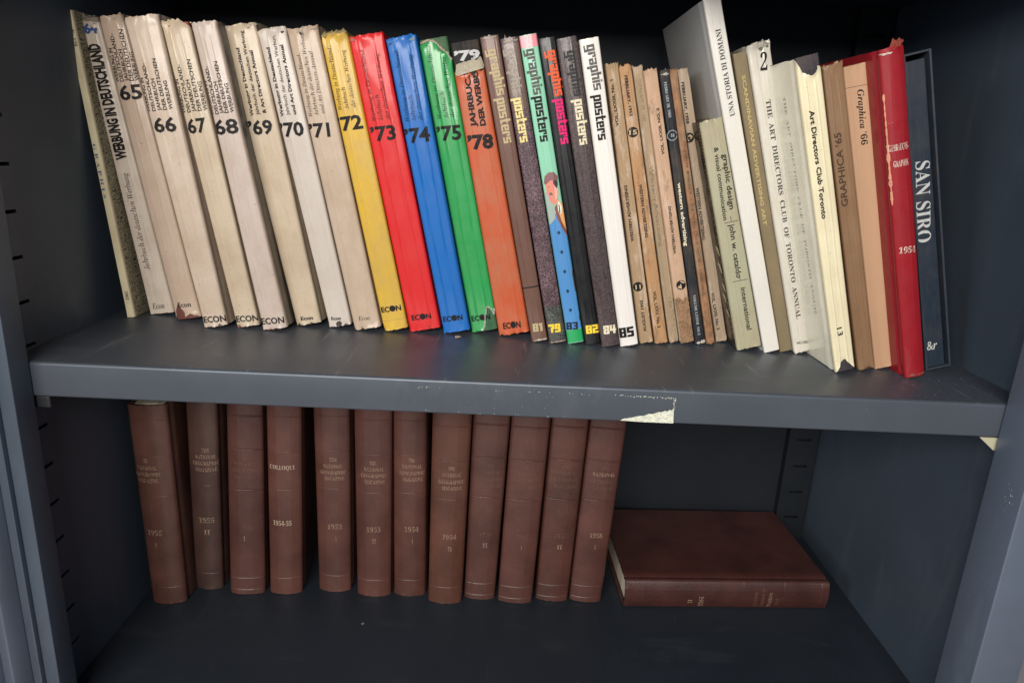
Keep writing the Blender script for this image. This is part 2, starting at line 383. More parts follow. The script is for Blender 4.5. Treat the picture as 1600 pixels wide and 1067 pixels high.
def crumple(b, name, a0, a1, v, hh, m, lift=.0006, seed=0, back=.002, n=28, mrow=6, amp=.0008, tilt=0, solid=False):
    """torn, pleated fringe of jacket paper at the edge of a spine"""
    bm = bmesh.new(); g = []; amp = min(amp, .0012); hh = hh * .8
    for j in range(mrow + 1):
        row = []; f = j / mrow
        for i in range(n + 1):
            a = a0 + (a1 - a0) * i / n
            tooth = .55 + .9 * noise.noise(Vector((a * 5, seed, 3))) + .35 * noise.noise(Vector((a * 19, seed, 8)))
            if solid: tooth = .95 + .25 * noise.noise(Vector((a * 7, seed, 3)))
            env = min(1, (16 if solid else 5) * i / n, (16 if solid else 5) * (1 - i / n)) * max(.12, tooth)
            vv = v - hh * .35 * min(1, .3 + env) + f * hh * env + tilt * (a - .5)
            x = a * width(b, vv); ac = max(.01, min(.99, a)); e = min(ac, 1 - ac)
            y = surf(b, ac, min(vv, b.h)) + .0016 * max(0, 1 - e / .07) ** 2 - lift * (1 - .3 * f) + back * f * f
            y += amp * (.7 * noise.noise(Vector((a * 22 + f * 1.5, f * 1.2, seed))) + .5 * noise.noise(Vector((a * 8, f * 3, seed + 2)))) * (.25 + f)
            x += amp * .8 * f * noise.noise(Vector((a * 9, f * 2, seed + 5)))
            row.append(bm.verts.new((x, y, vv)))
        g.append(row)
    for j in range(mrow):
        for i in range(n): bm.faces.new((g[j][i], g[j][i+1], g[j+1][i+1], g[j+1][i]))
    bmesh.ops.solidify(bm, geom=bm.faces[:], thickness=.00015)
    return obj(name, bm, m, b.root, True)
BK={
 'graphis129':(-0.4734,0.1743,0.0000,5.39,0.3382,0.0092,0.0082,0.000),
 'w64':(-0.4551,0.1925,0.0000,7.90,0.3346,0.0303,0.0216,0.000),
 'w65':(-0.4133,0.1718,0.0000,9.36,0.3364,0.0306,0.0264,0.000),
 'w66':(-0.3682,0.1441,0.0000,10.13,0.3331,0.0272,0.0363,0.000),
 'w67':(-0.3327,0.1503,0.0000,10.34,0.3337,0.0265,0.0293,0.000),
 'w68':(-0.3004,0.1446,0.0000,10.02,0.3314,0.0285,0.0261,0.000),
 'w69':(-0.2688,0.1693,0.0000,11.61,0.3346,0.0301,0.0367,0.000),
 'w70':(-0.2294,0.1684,0.0000,12.00,0.3328,0.0274,0.0311,0.000),
 'w71':(-0.1979,0.1622,0.0000,11.61,0.3338,0.0317,0.0331,0.000),
 'w72':(-0.1631,0.1637,0.0000,11.71,0.3342,0.0288,0.0296,0.000),
 'w73':(-0.1324,0.1653,0.0000,11.91,0.3302,0.0370,0.0376,0.000),
 'w74':(-0.0921,0.1648,0.0000,12.00,0.3305,0.0317,0.0328,0.000),
 'w75':(-0.0589,0.1741,0.0000,11.85,0.3300,0.0322,0.0320,0.000),
 'w78':(-0.0259,0.1650,0.0000,11.76,0.3294,0.0370,0.0325,0.000),
 'gp81':(0.0127,0.1459,0.0000,12.46,0.3341,0.0187,0.0197,0.000),
 'gp79':(0.0333,0.1442,0.0000,12.40,0.3333,0.0198,0.0189,0.000),
 'gp83':(0.0551,0.1456,0.0000,12.66,0.3378,0.0187,0.0187,0.000),
 'gp82':(0.0750,0.1438,0.0000,12.68,0.3355,0.0184,0.0179,0.000),
 'gp84':(0.0939,0.1378,0.0000,12.79,0.3357,0.0201,0.0213,0.000),
 'gp85':(0.1163,0.1434,0.0000,12.52,0.3365,0.0213,0.0211,0.000),
 'wa11':(0.1416,0.1577,0.0000,12.34,0.3157,0.0162,0.0139,0.000),
 'wa15':(0.1603,0.1587,0.0000,13.08,0.3159,0.0152,0.0136,0.000),
 'wa62':(0.1790,0.1682,0.0000,13.53,0.3175,0.0121,0.0113,0.000),
 'wa14':(0.1914,0.1611,0.0000,13.88,0.3139,0.0170,0.0148,0.000),
 'wa16':(0.2101,0.1653,0.0000,14.03,0.3146,0.0120,0.0105,0.000),
 'waX':(0.2243,0.1676,0.0000,14.46,0.3178,0.0103,0.0081,0.000),
 'wa13':(0.2399,0.1812,0.0000,15.07,0.3204,0.0135,0.0124,0.000),
 'cataldo':(0.2552,0.1475,0.0000,16.62,0.2654,0.0291,0.0248,0.000),
 'domani':(0.2861,0.1439,0.0000,17.67,0.3909,0.0182,0.0185,0.000),
 'scand':(0.3068,0.1496,0.0000,17.27,0.3382,0.0150,0.0148,0.000),
 'tor2':(0.3221,0.1453,0.0000,17.31,0.3479,0.0226,0.0242,0.000),
 'tor13':(0.3400,0.0768,0.0000,16.80,0.3160,0.0210,0.0234,0.000),
 'g65':(0.3702,0.0884,0.0000,16.78,0.3233,0.0180,0.0200,0.000),
 'g66':(0.3935,0.0976,0.0000,16.52,0.3226,0.0189,0.0238,0.000),
 'red':(0.4122,0.0714,0.0000,15.81,0.3359,0.0215,0.0243,0.000),
 'siro':(0.4519,0.0998,-0.0000,15.86,0.3367,0.0277,0.0290,0.000),
 'L1':(-0.4818,0.1759,-0.3983,1.06,0.2866,0.0457,0.0485,0.050),
 'L2':(-0.4391,0.2111,-0.3983,-1.76,0.2741,0.0388,0.0410,0.000),
 'L3':(-0.3856,0.1988,-0.3983,-2.56,0.2783,0.0474,0.0455,0.120),
 'L4':(-0.3322,0.2045,-0.3983,-1.70,0.2771,0.0446,0.0450,0.100),
 'L5':(-0.2673,0.2176,-0.3983,-0.09,0.2720,0.0459,0.0484,0.000),
 'L6':(-0.2115,0.2107,-0.3983,0.05,0.2759,0.0476,0.0501,0.000),
 'L7':(-0.1603,0.2140,-0.3983,0.13,0.2742,0.0450,0.0444,0.000),
 'L8':(-0.1101,0.2007,-0.3983,-0.40,0.2792,0.0470,0.0512,0.000),
 'L9':(-0.0604,0.2112,-0.3983,-0.87,0.2740,0.0435,0.0499,0.000),
 'L10':(-0.0125,0.2058,-0.3983,-1.52,0.2773,0.0483,0.0508,0.000),
 'L11':(0.0409,0.2133,-0.3983,-1.38,0.2754,0.0461,0.0495,0.000),
 'L12':(0.0893,0.2142,-0.3983,-1.96,0.2748,0.0455,0.0488,0.000),
}
TX=[
 ('graphis129', 'serif', 'No 129', 2.8, 318.4, 2.9, 301.9, 4.1, 'title', 'k'),
 ('graphis129', 'serif', 'G R A P H I S', 1.6, 200.4, 1.6, 140.6, 3.2, 'title', 'blue'),
 ('graphis129', 'serif', '1961', 3.4, 32.1, 3.3, 21.7, 3.5, 'date', 'k'),
 ('w64', 'fat', '64', 3.9, 318.8, 18.3, 318.1, 10.3, 'year', 'blue'),
 ('w64', 'cond', 'WERBUNG IN DEUTSCHLAND', 17.5, 183.5, 16.4, 307.5, 13.6, 'title', 'k'),
 ('w64', 'ital', 'Jahrbuch der deutschen Werbung', 14.0, 55.4, 14.0, 168.6, 6.4, 'title', 'k'),
 ('w64', 'ital', 'Econ', 5.7, 7.0, 20.7, 6.6, 6.8, 'publisher', 'k'),
 ('w65', 'sans', 'WERBUNG IN', 5.5, 269.3, 6.6, 303.8, 4.0, 'title', 'k'),
 ('w65', 'sans', 'DEUTSCHLAND-', 10.8, 269.1, 12.3, 317.4, 4.0, 'title', 'k'),
 ('w65', 'sans', 'JAHRBUCH', 16.2, 268.9, 17.1, 301.2, 4.0, 'title', 'k'),
 ('w65', 'sans', 'DER DEUTSCHEN', 21.6, 268.6, 22.9, 320.5, 4.0, 'title', 'k'),
 ('w65', 'sans', 'WERBUNG', 27.0, 268.4, 27.7, 297.7, 4.0, 'title', 'k'),
 ('w65', 'med', '65', 2.0, 250.6, 26.5, 249.9, 15.4, 'year', 'k'),
 ('w65', 'sans', 'Econ', 6.7, 15.6, 22.2, 14.8, 5.7, 'publisher', 'k'),
 ('w66', 'sans', 'WERBUNG IN', 3.2, 239.8, 4.4, 273.9, 3.9, 'title', 'k'),
 ('w66', 'sans', 'DEUTSCHLAND-', 9.3, 239.7, 10.9, 287.4, 3.9, 'title', 'k'),
 ('w66', 'sans', 'JAHRBUCH', 15.4, 239.5, 16.4, 271.5, 3.9, 'title', 'k'),
 ('w66', 'sans', 'DER DEUTSCHEN', 21.6, 239.3, 23.0, 290.5, 3.9, 'title', 'k'),
 ('w66', 'sans', 'WERBUNG', 27.7, 239.2, 28.5, 268.1, 3.9, 'title', 'k'),
 ('w66', 'med', '66', 2.4, 218.8, 26.5, 216.9, 15.0, 'year', 'k'),
 ('w66', 'med', 'ECON', 1.7, 6.3, 27.4, 4.9, 7.5, 'publisher', 'k'),
 ('w67', 'sans', 'WERBUNG IN', 3.3, 240.4, 4.2, 274.8, 3.9, 'title', 'k'),
 ('w67', 'sans', 'DEUTSCHLAND-', 9.3, 240.4, 10.4, 288.6, 3.9, 'title', 'k'),
 ('w67', 'sans', 'JAHRBUCH', 15.2, 240.4, 15.9, 272.7, 3.9, 'title', 'k'),
 ('w67', 'sans', 'DER DEUTSCHEN', 21.1, 240.4, 22.1, 292.2, 3.9, 'title', 'k'),
 ('w67', 'sans', 'WERBUNG', 27.0, 240.4, 27.5, 269.6, 3.9, 'title', 'k'),
 ('w67', 'med', '67', 1.2, 219.5, 21.9, 218.8, 15.1, 'year', 'k'),
 ('w67', 'med', 'ECON', 1.4, 7.4, 27.0, 5.5, 7.4, 'publisher', 'k'),
 ('w68', 'sans', 'WERBUNG IN', 2.0, 240.0, 2.3, 274.2, 3.9, 'title', 'k'),
 ('w68', 'sans', 'DEUTSCHLAND-', 7.6, 240.0, 7.9, 288.0, 3.9, 'title', 'k'),
 ('w68', 'sans', 'JAHRBUCH', 13.1, 240.0, 13.3, 272.1, 3.9, 'title', 'k'),
 ('w68', 'sans', 'DER DEUTSCHEN', 18.6, 240.0, 18.8, 291.5, 3.9, 'title', 'k'),
 ('w68', 'sans', 'WERBUNG', 24.2, 240.0, 24.2, 269.1, 3.9, 'title', 'k'),
 ('w68', 'med', '68', -1.6, 219.9, 24.6, 218.6, 15.3, 'year', 'k'),
 ('w68', 'med', 'ECON', 0.3, 7.5, 26.8, 6.1, 7.6, 'publisher', 'k'),
 ('w69', 'bold', 'Werbung in Deutschland', 11.3, 240.7, 13.5, 310.8, 3.8, 'title', 'k'),
 ('w69', 'sans', 'Jahrbuch der deutschen Werbung', 17.9, 240.8, 22.0, 326.3, 3.8, 'title', 'k'),
 ('w69', 'bold', '& Art Directors Annual', 25.4, 241.3, 26.9, 306.0, 3.8, 'title', 'k'),
 ('w69', 'bold', '’69', 1.1, 222.1, 27.8, 219.6, 15.2, 'year', 'k'),
 ('w70', 'bold', 'Werbung in Deutschland', 7.1, 242.9, 9.5, 313.9, 3.8, 'title', 'k'),
 ('w70', 'sans', 'Jahrbuch der deutschen Werbung', 13.9, 243.1, 18.2, 326.5, 3.8, 'title', 'grey'),
 ('w70', 'bold', 'und Art Directors Annual', 21.2, 242.7, 24.4, 314.1, 3.8, 'title', 'k'),
 ('w70', 'bold', '’70', -2.6, 222.5, 24.7, 220.0, 15.2, 'year', 'k'),
 ('w71', 'ital', 'Werbung in Deutschland,', 7.1, 243.9, 8.9, 308.2, 3.8, 'title', 'k'),
 ('w71', 'ital', 'Jahrbuch der deutschen Werbung', 14.1, 244.1, 16.8, 328.2, 3.8, 'title', 'k'),
 ('w71', 'ital', 'und Art Directors Annual', 21.3, 245.0, 22.3, 308.7, 3.8, 'title', 'k'),
 ('w71', 'bold', '’71', -1.0, 222.7, 22.2, 220.6, 15.1, 'year', 'k'),
 ('w69', 'bold', 'Econ', 7.2, 6.6, 21.8, 5.8, 4.5, 'publisher', 'k'),
 ('w70', 'bold', 'Econ', 4.7, 9.5, 16.3, 8.2, 3.9, 'publisher', 'k'),
 ('w71', 'ital', 'Econ', 7.3, 11.7, 20.8, 10.4, 4.9, 'publisher', 'k'),
 ('w72', 'ital', 'Werbung in Deutschland,', 6.6, 252.8, 9.1, 317.4, 4.1, 'title', 'k'),
 ('w72', 'ital', 'Jahrbuch', 14.4, 252.7, 14.8, 275.0, 4.1, 'title', 'k'),
 ('w72', 'ital', 'der deutschen Werbung', 22.0, 253.1, 23.2, 311.7, 4.1, 'title', 'k'),
 ('w72', 'bold', '’72', -3.8, 231.3, 25.7, 230.6, 15.1, 'year', 'k'),
 ('w73', 'ital', 'Werbung in Deutschland.', 11.5, 242.0, 13.9, 316.1, 4.3, 'title', 'k'),
 ('w73', 'ital', 'Jahrbuch', 19.3, 241.2, 20.0, 268.3, 4.3, 'title', 'k'),
 ('w73', 'ital', 'der deutschen Werbung', 26.6, 241.4, 28.7, 309.1, 4.3, 'title', 'k'),
 ('w73', 'bold', '’73', 1.6, 221.6, 29.8, 219.7, 15.7, 'year', 'k'),
 ('w74', 'ital', 'Werbung in Deutschland.', 8.2, 243.8, 11.1, 317.5, 4.3, 'title', 'k'),
 ('w74', 'ital', 'Jahrbuch', 15.8, 243.2, 16.5, 270.0, 4.3, 'title', 'k'),
 ('w74', 'ital', 'der deutschen Werbung', 23.2, 243.0, 25.1, 310.3, 4.3, 'title', 'k'),
 ('w74', 'bold', '’74', -0.4, 221.7, 27.6, 220.2, 15.7, 'year', 'k'),
 ('w75', 'ital', 'Werbung in Deutschland.', 9.8, 248.2, 11.9, 326.2, 4.3, 'title', 'k'),
 ('w75', 'ital', 'Jahrbuch', 17.6, 247.8, 18.0, 276.0, 4.3, 'title', 'k'),
 ('w75', 'ital', 'der deutschen Werbung', 24.3, 247.6, 26.2, 317.3, 4.3, 'title', 'k'),
 ('w75', 'bold', '’75', 0.6, 225.8, 28.1, 223.4, 15.9, 'year', 'k'),
 ('w72', 'econ', 'ECON', 1.7, 23.4, 25.6, 22.8, 6.6, 'publisher', 'k'),
 ('w73', 'econ', 'ECON', 5.1, 14.3, 28.4, 13.3, 6.7, 'publisher', 'k'),
 ('w74', 'econ', 'ECON', 2.2, 14.8, 25.7, 14.1, 6.7, 'publisher', 'k'),
 ('w75', 'econ', 'ECON', 2.3, 14.7, 24.9, 14.1, 6.8, 'publisher', 'k'),
 ('w78', 'econ', 'ECON', 6.3, 8.5, 27.4, 7.6, 7.8, 'publisher', 'k'),
 ('w78', 'fat', 'JAHRBUCH', 14.3, 240.1, 16.4, 298.8, 6.4, 'title', 'k'),
 ('w78', 'fat', 'DER WERBUNG', 24.6, 239.9, 25.2, 312.7, 6.4, 'title', 'k'),
 ('w78', 'fat', '’78', 0.8, 218.0, 29.5, 215.6, 15.8, 'year', 'k'),
 ('w78', 'fat', '’79', 2.5, 310.1, 30.4, 308.1, 10.3, 'under', 'white'),
 ('gp81', 'block', 'graphis', 5.8, 320.7, 7.5, 274.5, 8.1, 'title', 'tan'),
 ('gp81', 'block', 'posters', 6.2, 272.0, 6.4, 225.4, 8.3, 'title', 'tan'),
 ('gp79', 'block', 'graphis', 3.8, 322.1, 4.1, 275.9, 8.1, 'title', 'stone'),
 ('gp79', 'block', 'posters', 3.2, 273.4, 3.6, 227.7, 8.2, 'title', 'paleyellow'),
 ('gp83', 'block', 'graphis', 4.9, 323.4, 5.5, 277.8, 8.1, 'title', 'grey'),
 ('gp83', 'block', 'posters', 5.2, 276.2, 4.8, 229.5, 8.2, 'title', 'k'),
 ('gp82', 'block', 'graphis', 6.8, 322.2, 8.1, 276.6, 8.1, 'title', 'orange'),
 ('gp82', 'block', 'posters', 7.3, 273.9, 6.8, 227.6, 8.2, 'title', 'pink'),
 ('gp84', 'block', 'graphis', 8.3, 322.2, 9.5, 276.9, 8.0, 'title', 'darkgrey'),
 ('gp84', 'block', 'posters', 8.6, 273.9, 8.2, 227.5, 8.2, 'title', 'cream'),
 ('gp85', 'block', 'graphis', 6.6, 329.8, 8.4, 284.6, 8.0, 'title', 'grey'),
 ('gp85', 'block', 'posters', 6.6, 279.9, 6.0, 233.7, 8.2, 'title', 'k'),
 ('gp81', 'block', '81', 3.6, 12.4, 14.8, 11.7, 9.7, 'number', 'tan'),
 ('gp79', 'block', '79', 1.3, 12.8, 15.0, 12.1, 10.1, 'number', 'yellow'),
 ('gp83', 'block', '83', 0.9, 17.0, 14.2, 15.9, 9.1, 'number', 'navy'),
 ('gp82', 'block', '82', 3.2, 13.3, 17.9, 12.6, 10.1, 'number', 'yellow'),
 ('gp84', 'block', '84', 4.3, 15.3, 18.9, 14.5, 10.1, 'number', 'cream'),
 ('gp85', 'block', '85', 0.7, 10.5, 17.5, 10.4, 12.2, 'number', 'k'),
 ('wa11', 'gro', 'VOL. LXXIII, No. 1', 6.5, 250.3, 6.1, 298.6, 3.2, 'title', 'k'),
 ('wa11', 'gro', 'WESTERN ADVERTISING', 7.7, 122.8, 7.4, 186.2, 3.4, 'title', 'k'),
 ('wa11', 'gro', 'AUGUST 1955', 9.5, 14.7, 9.6, 53.3, 3.5, 'date', 'k'),
 ('wa11', 'med', '11', 2.9, 67.1, 9.1, 67.0, 5.3, 'badge', 'tanbadge'),
 ('wa15', 'gro', 'FEBRUARY, 1955', 4.6, 304.3, 4.9, 262.0, 3.2, 'date', 'k'),
 ('wa15', 'med', '15', 1.7, 243.0, 10.2, 242.3, 5.0, 'badge', 'tanbadge'),
 ('wa15', 'gro', 'WESTERN ADVERTISING', 5.1, 188.6, 4.6, 128.3, 3.3, 'title', 'k'),
 ('wa15', 'gro', 'VOL. LXXV, No. 2', 5.2, 64.8, 5.3, 20.1, 3.5, 'title', 'k'),
 ('wa62', 'serif', 'FEBRUARY 19, 1962', 4.2, 302.6, 4.1, 258.1, 3.2, 'date', 'faint'),
 ('wa62', 'sans', 'Western Advertising', 4.3, 210.2, 3.7, 118.0, 4.0, 'title', 'faint'),
 ('wa62', 'serif', 'Volume LXXX No. 2', 5.9, 57.1, 5.8, 14.2, 3.2, 'title', 'faint'),
 ('wa14', 'gro', 'VOL. LXXIII, NO. 2', 10.3, 222.4, 11.0, 272.3, 3.0, 'title', 'k'),
 ('wa14', 'gro', 'WESTERN ADVERTISING', 8.7, 110.5, 9.6, 165.2, 3.1, 'title', 'k'),
 ('wa14', 'med', '14', 10.1, 78.1, 4.9, 70.4, 5.0, 'badge', 'tanbadge'),
 ('wa16', 'serif', 'FEBRUARY 20, 1961', 3.3, 301.7, 3.4, 264.0, 2.9, 'date', 'paleblue'),
 ('wa16', 'serif', '16', 2.8, 243.7, 6.9, 243.2, 3.2, 'ring', 'paleblue'),
 ('wa16', 'med', 'western advertising', 3.8, 193.0, 2.5, 120.8, 4.0, 'title', 'cream'),
 ('wa16', 'serif', 'VOLUME LXXVII  NO 3', 4.7, 61.7, 4.2, 12.0, 2.8, 'title', 'paleblue'),
 ('waX', 'gro', 'CALIFORNIA  MAGAZINE OF THE PACIFIC COAST  WESTERN ADVERTISING', 4.1, 240.3, 3.0, 61.9, 2.6, 'title', 'faintbrown'),
 ('wa13', 'gro', 'FEBRUARY, 1958', 2.2, 305.5, 1.6, 260.8, 3.3, 'date', 'k'),
 ('wa13', 'med', '13', 0.8, 241.4, 6.6, 246.0, 4.5, 'badge', 'tanbadge'),
 ('wa13', 'gro', 'WESTERN ADVERTISING', 1.8, 189.2, 1.0, 127.9, 3.4, 'title', 'k'),
 ('wa13', 'gro', 'VOL. LXXII, No. 2', 2.0, 63.2, 2.8, 15.6, 3.5, 'title', 'k'),
 ('cataldo', 'sans', 'graphic design', 18.2, 225.6, 16.4, 165.1, 6.1, 'title', 'k'),
 ('cataldo', 'sans', '& visual communication', 10.3, 234.8, 7.9, 154.8, 4.8, 'title', 'k'),
 ('cataldo', 'sans', 'john w. cataldo', 13.2, 148.8, 12.2, 86.4, 6.3, 'title', 'k'),
 ('cataldo', 'sans', 'international', 15.0, 74.2, 14.6, 22.9, 5.7, 'publisher', 'k'),
 ('domani', 'serif', 'UNA STORIA DI DOMANI', 12.2, 271.0, 12.2, 359.6, 5.1, 'title', 'darkgrey'),
 ('scand', 'gro', 'SCANDINAVIAN ADVERTISING ART', 5.6, 315.0, 3.8, 152.4, 3.9, 'title', 'gold'),
 ('tor2', 'serif', '2', 9.7, 319.1, 16.9, 318.0, 17.2, 'number', 'k'),
 ('tor2', 'serif', 'THE  ART  DIRECTORS  CLUB  OF  TORONTO  ANNUAL', 10.5, 288.6, 8.0, 41.8, 4.9, 'title', 'darkgrey'),
 ('tor2', 'sans', 'WILCORD', 3.7, 11.6, 16.9, 10.0, 3.0, 'publisher', 'darkgrey'),
 ('tor13', 'serif', 'THE  ART  DIRECTORS  CLUB  OF  TORONTO  ANNUAL', -42.9, 293.3, -35.4, 58.1, 6.0, 'ghost', 'veryfaint'),
 ('tor13', 'med', 'Art Directors Club Toronto', 6.3, 276.0, 5.7, 168.5, 5.1, 'title', 'k'),
 ('tor13', 'sans', '13', 6.4, 50.4, 7.1, 41.2, 5.5, 'number', 'k'),
 ('g65', 'sans', 'GRAPHICA ’65', 8.9, 182.1, 9.8, 256.3, 6.4, 'title', 'brown'),
 ('g66', 'bital', 'Graphica ’66', 11.3, 298.3, 9.7, 244.2, 6.2, 'title', 'k'),
 ('red', 'boldserif', 'GEBRAUCHS-', 1.3, 239.9, 20.2, 239.4, 6.2, 'title', 'silver'),
 ('red', 'boldserif', 'GRAPHIK', 4.3, 224.2, 18.9, 223.8, 5.9, 'title', 'silver'),
 ('red', 'boldserif', '1954', 2.9, 137.2, 19.4, 135.4, 6.3, 'date', 'silver'),
 ('siro', 'serif', 'SAN SIRO', 2.0, 230.0, -2.3, 145.2, 14.2, 'title', 'white'),
 ('siro', 'bital', '&r', -1.2, 22.9, 9.8, 22.7, 10.0, 'publisher', 'white'),
 ('L1', 'serif', 'THE', 14.4, 209.6, 20.4, 209.3, 5.4, 'title', 'giltA'),
 ('L1', 'serif', 'NATIONAL', 5.1, 199.3, 30.9, 199.1, 5.4, 'title', 'giltA'),
 ('L1', 'serif', 'GEOGRAPHIC', 1.9, 190.1, 35.0, 189.9, 5.5, 'title', 'giltA'),
 ('L1', 'serif', 'MAGAZINE', 4.0, 181.4, 30.4, 181.2, 5.5, 'title', 'giltA'),
 ('L1', 'serif', '1955', 7.5, 105.0, 27.0, 104.6, 7.3, 'year', 'giltA'),
 ('L1', 'serif', 'I', 16.1, 86.6, 18.4, 86.3, 7.4, 'volume', 'giltA'),
 ('L2', 'serif', 'THE', 21.1, 210.1, 30.8, 210.5, 5.6, 'title', 'giltA'),
 ('L2', 'serif', 'NATIONAL', 11.8, 199.9, 37.9, 201.6, 5.6, 'title', 'giltA'),
 ('L2', 'serif', 'GEOGRAPHIC', 8.6, 190.1, 41.1, 192.3, 5.7, 'title', 'giltA'),
 ('L2', 'serif', 'MAGAZINE', 11.2, 181.3, 38.8, 183.1, 5.7, 'title', 'giltA'),
 ('L2', 'serif', '1955', 12.7, 104.7, 32.7, 105.9, 7.5, 'year', 'giltA'),
 ('L2', 'serif', 'II', 18.9, 86.9, 26.7, 87.2, 7.6, 'volume', 'giltA'),
 ('L3', 'serif', 'THE', 19.1, 205.1, 28.3, 205.1, 5.6, 'title', 'giltF'),
 ('L3', 'serif', 'NATIONAL', 9.9, 195.9, 37.0, 196.5, 5.6, 'title', 'giltF'),
 ('L3', 'serif', 'GEOGRAPHIC', 7.2, 187.0, 39.5, 187.7, 5.6, 'title', 'giltF'),
 ('L3', 'serif', 'MAGAZINE', 9.6, 177.5, 37.4, 178.0, 5.7, 'title', 'giltF'),
 ('L3', 'serif', '1956', 18.9, 100.6, 33.5, 100.5, 7.5, 'year', 'giltF'),
 ('L3', 'serif', 'I', 20.3, 84.9, 22.5, 84.7, 7.6, 'volume', 'giltA'),
 ('L4', 'boldserif', 'COLLOQUI', 3.9, 191.5, 36.2, 192.1, 5.9, 'title', 'giltB'),
 ('L4', 'boldserif', '1954-55', 7.1, 108.2, 31.6, 108.5, 6.9, 'year', 'giltB'),
 ('L5', 'serif', 'THE', 21.4, 202.1, 31.7, 202.3, 5.5, 'title', 'giltA'),
 ('L5', 'serif', 'NATIONAL', 12.9, 191.8, 38.6, 192.7, 5.5, 'title', 'giltA'),
 ('L5', 'serif', 'GEOGRAPHIC', 8.7, 182.2, 42.7, 183.6, 5.6, 'title', 'giltA'),
 ('L5', 'serif', 'MAGAZINE', 13.8, 173.7, 40.4, 174.6, 5.6, 'title', 'giltA'),
 ('L5', 'serif', '1953', 16.4, 99.9, 35.8, 100.6, 7.4, 'year', 'giltA'),
 ('L5', 'serif', 'I', 26.7, 81.9, 28.8, 81.6, 7.5, 'volume', 'giltA'),
 ('L6', 'serif', 'THE', 21.4, 202.4, 30.3, 202.6, 5.5, 'title', 'giltA'),
 ('L6', 'serif', 'NATIONAL', 13.4, 193.1, 40.2, 194.0, 5.5, 'title', 'giltA'),
 ('L6', 'serif', 'GEOGRAPHIC', 9.3, 183.6, 43.6, 184.9, 5.5, 'title', 'giltA'),
 ('L6', 'serif', 'MAGAZINE', 13.6, 174.4, 40.9, 175.4, 5.6, 'title', 'giltA'),
 ('L6', 'serif', '1953', 15.7, 102.0, 34.9, 102.5, 7.3, 'year', 'giltA'),
 ('L6', 'serif', 'II', 23.4, 84.8, 28.8, 84.7, 7.4, 'volume', 'giltA'),
 ('L7', 'serif', 'THE', 21.2, 207.5, 30.4, 207.6, 5.5, 'title', 'giltA'),
 ('L7', 'serif', 'NATIONAL', 12.5, 197.6, 38.9, 198.4, 5.5, 'title', 'giltA'),
 ('L7', 'serif', 'GEOGRAPHIC', 9.3, 187.8, 42.4, 189.0, 5.5, 'title', 'giltA'),
 ('L7', 'serif', 'MAGAZINE', 13.3, 178.9, 40.7, 179.8, 5.6, 'title', 'giltA'),
 ('L7', 'serif', '1954', 16.1, 102.7, 35.3, 103.2, 7.4, 'year', 'giltA'),
 ('L7', 'serif', 'I', 25.9, 84.5, 28.1, 84.3, 7.5, 'volume', 'giltA'),
 ('L8', 'serif', 'THE', 23.0, 204.4, 32.4, 204.6, 5.4, 'title', 'giltA'),
 ('L8', 'serif', 'NATIONAL', 15.5, 194.5, 40.8, 195.5, 5.5, 'title', 'giltA'),
 ('L8', 'serif', 'GEOGRAPHIC', 11.0, 184.1, 44.5, 185.6, 5.5, 'title', 'giltA'),
 ('L8', 'serif', 'MAGAZINE', 15.2, 175.0, 42.0, 176.2, 5.5, 'title', 'giltA'),
 ('L8', 'serif', '1954', 18.1, 101.5, 36.9, 102.2, 7.3, 'year', 'giltA'),
 ('L8', 'serif', 'II', 25.6, 83.5, 31.3, 83.5, 7.4, 'volume', 'giltA'),
 ('L9', 'serif', 'THE', 22.0, 205.5, 31.4, 205.8, 5.2, 'title', 'giltF'),
 ('L9', 'serif', 'NATIONAL', 12.6, 195.1, 41.1, 196.6, 5.2, 'title', 'giltF'),
 ('L9', 'serif', 'GEOGRAPHIC', 11.1, 184.6, 43.5, 186.3, 5.2, 'title', 'giltF'),
 ('L9', 'serif', 'MAGAZINE', 14.9, 174.9, 42.3, 176.3, 5.2, 'title', 'giltF'),
 ('L9', 'serif', '1956', 16.5, 100.8, 33.8, 101.5, 6.9, 'year', 'giltF'),
 ('L9', 'serif', 'II', 22.2, 84.0, 29.1, 84.1, 7.0, 'volume', 'giltA'),
 ('L10', 'serif', 'THE', 17.4, 207.7, 28.5, 208.3, 5.1, 'title', 'giltF'),
 ('L10', 'serif', 'NATIONAL', 9.5, 197.6, 39.1, 199.5, 5.2, 'title', 'giltF'),
 ('L10', 'serif', 'GEOGRAPHIC', 7.7, 188.5, 43.6, 190.8, 5.2, 'title', 'giltF'),
 ('L10', 'serif', 'MAGAZINE', 11.4, 178.6, 41.2, 180.5, 5.2, 'title', 'giltF'),
 ('L10', 'serif', '1957', 18.1, 102.6, 36.4, 103.7, 6.9, 'year', 'giltF'),
 ('L10', 'serif', 'I', 25.8, 85.8, 27.8, 85.7, 6.9, 'volume', 'giltA'),
 ('L11', 'serif', 'THE', 18.1, 207.0, 33.0, 207.8, 5.2, 'title', 'giltF'),
 ('L11', 'serif', 'NATIONAL', 9.0, 197.0, 39.4, 198.9, 5.2, 'title', 'giltF'),
 ('L11', 'serif', 'GEOGRAPHIC', 6.1, 186.9, 42.3, 189.2, 5.2, 'title', 'giltF'),
 ('L11', 'serif', 'MAGAZINE', 10.8, 177.0, 42.0, 178.9, 5.3, 'title', 'giltF'),
 ('L11', 'serif', '1957', 16.9, 101.4, 35.3, 102.4, 6.9, 'year', 'giltF'),
 ('L11', 'serif', 'II', 23.0, 84.6, 30.0, 84.8, 7.0, 'volume', 'giltA'),
 ('L12', 'serif', 'THE', 21.4, 206.6, 32.6, 207.3, 5.2, 'title', 'giltF'),
 ('L12', 'serif', 'NATIONAL', 10.8, 195.9, 41.2, 198.1, 5.2, 'title', 'giltA'),
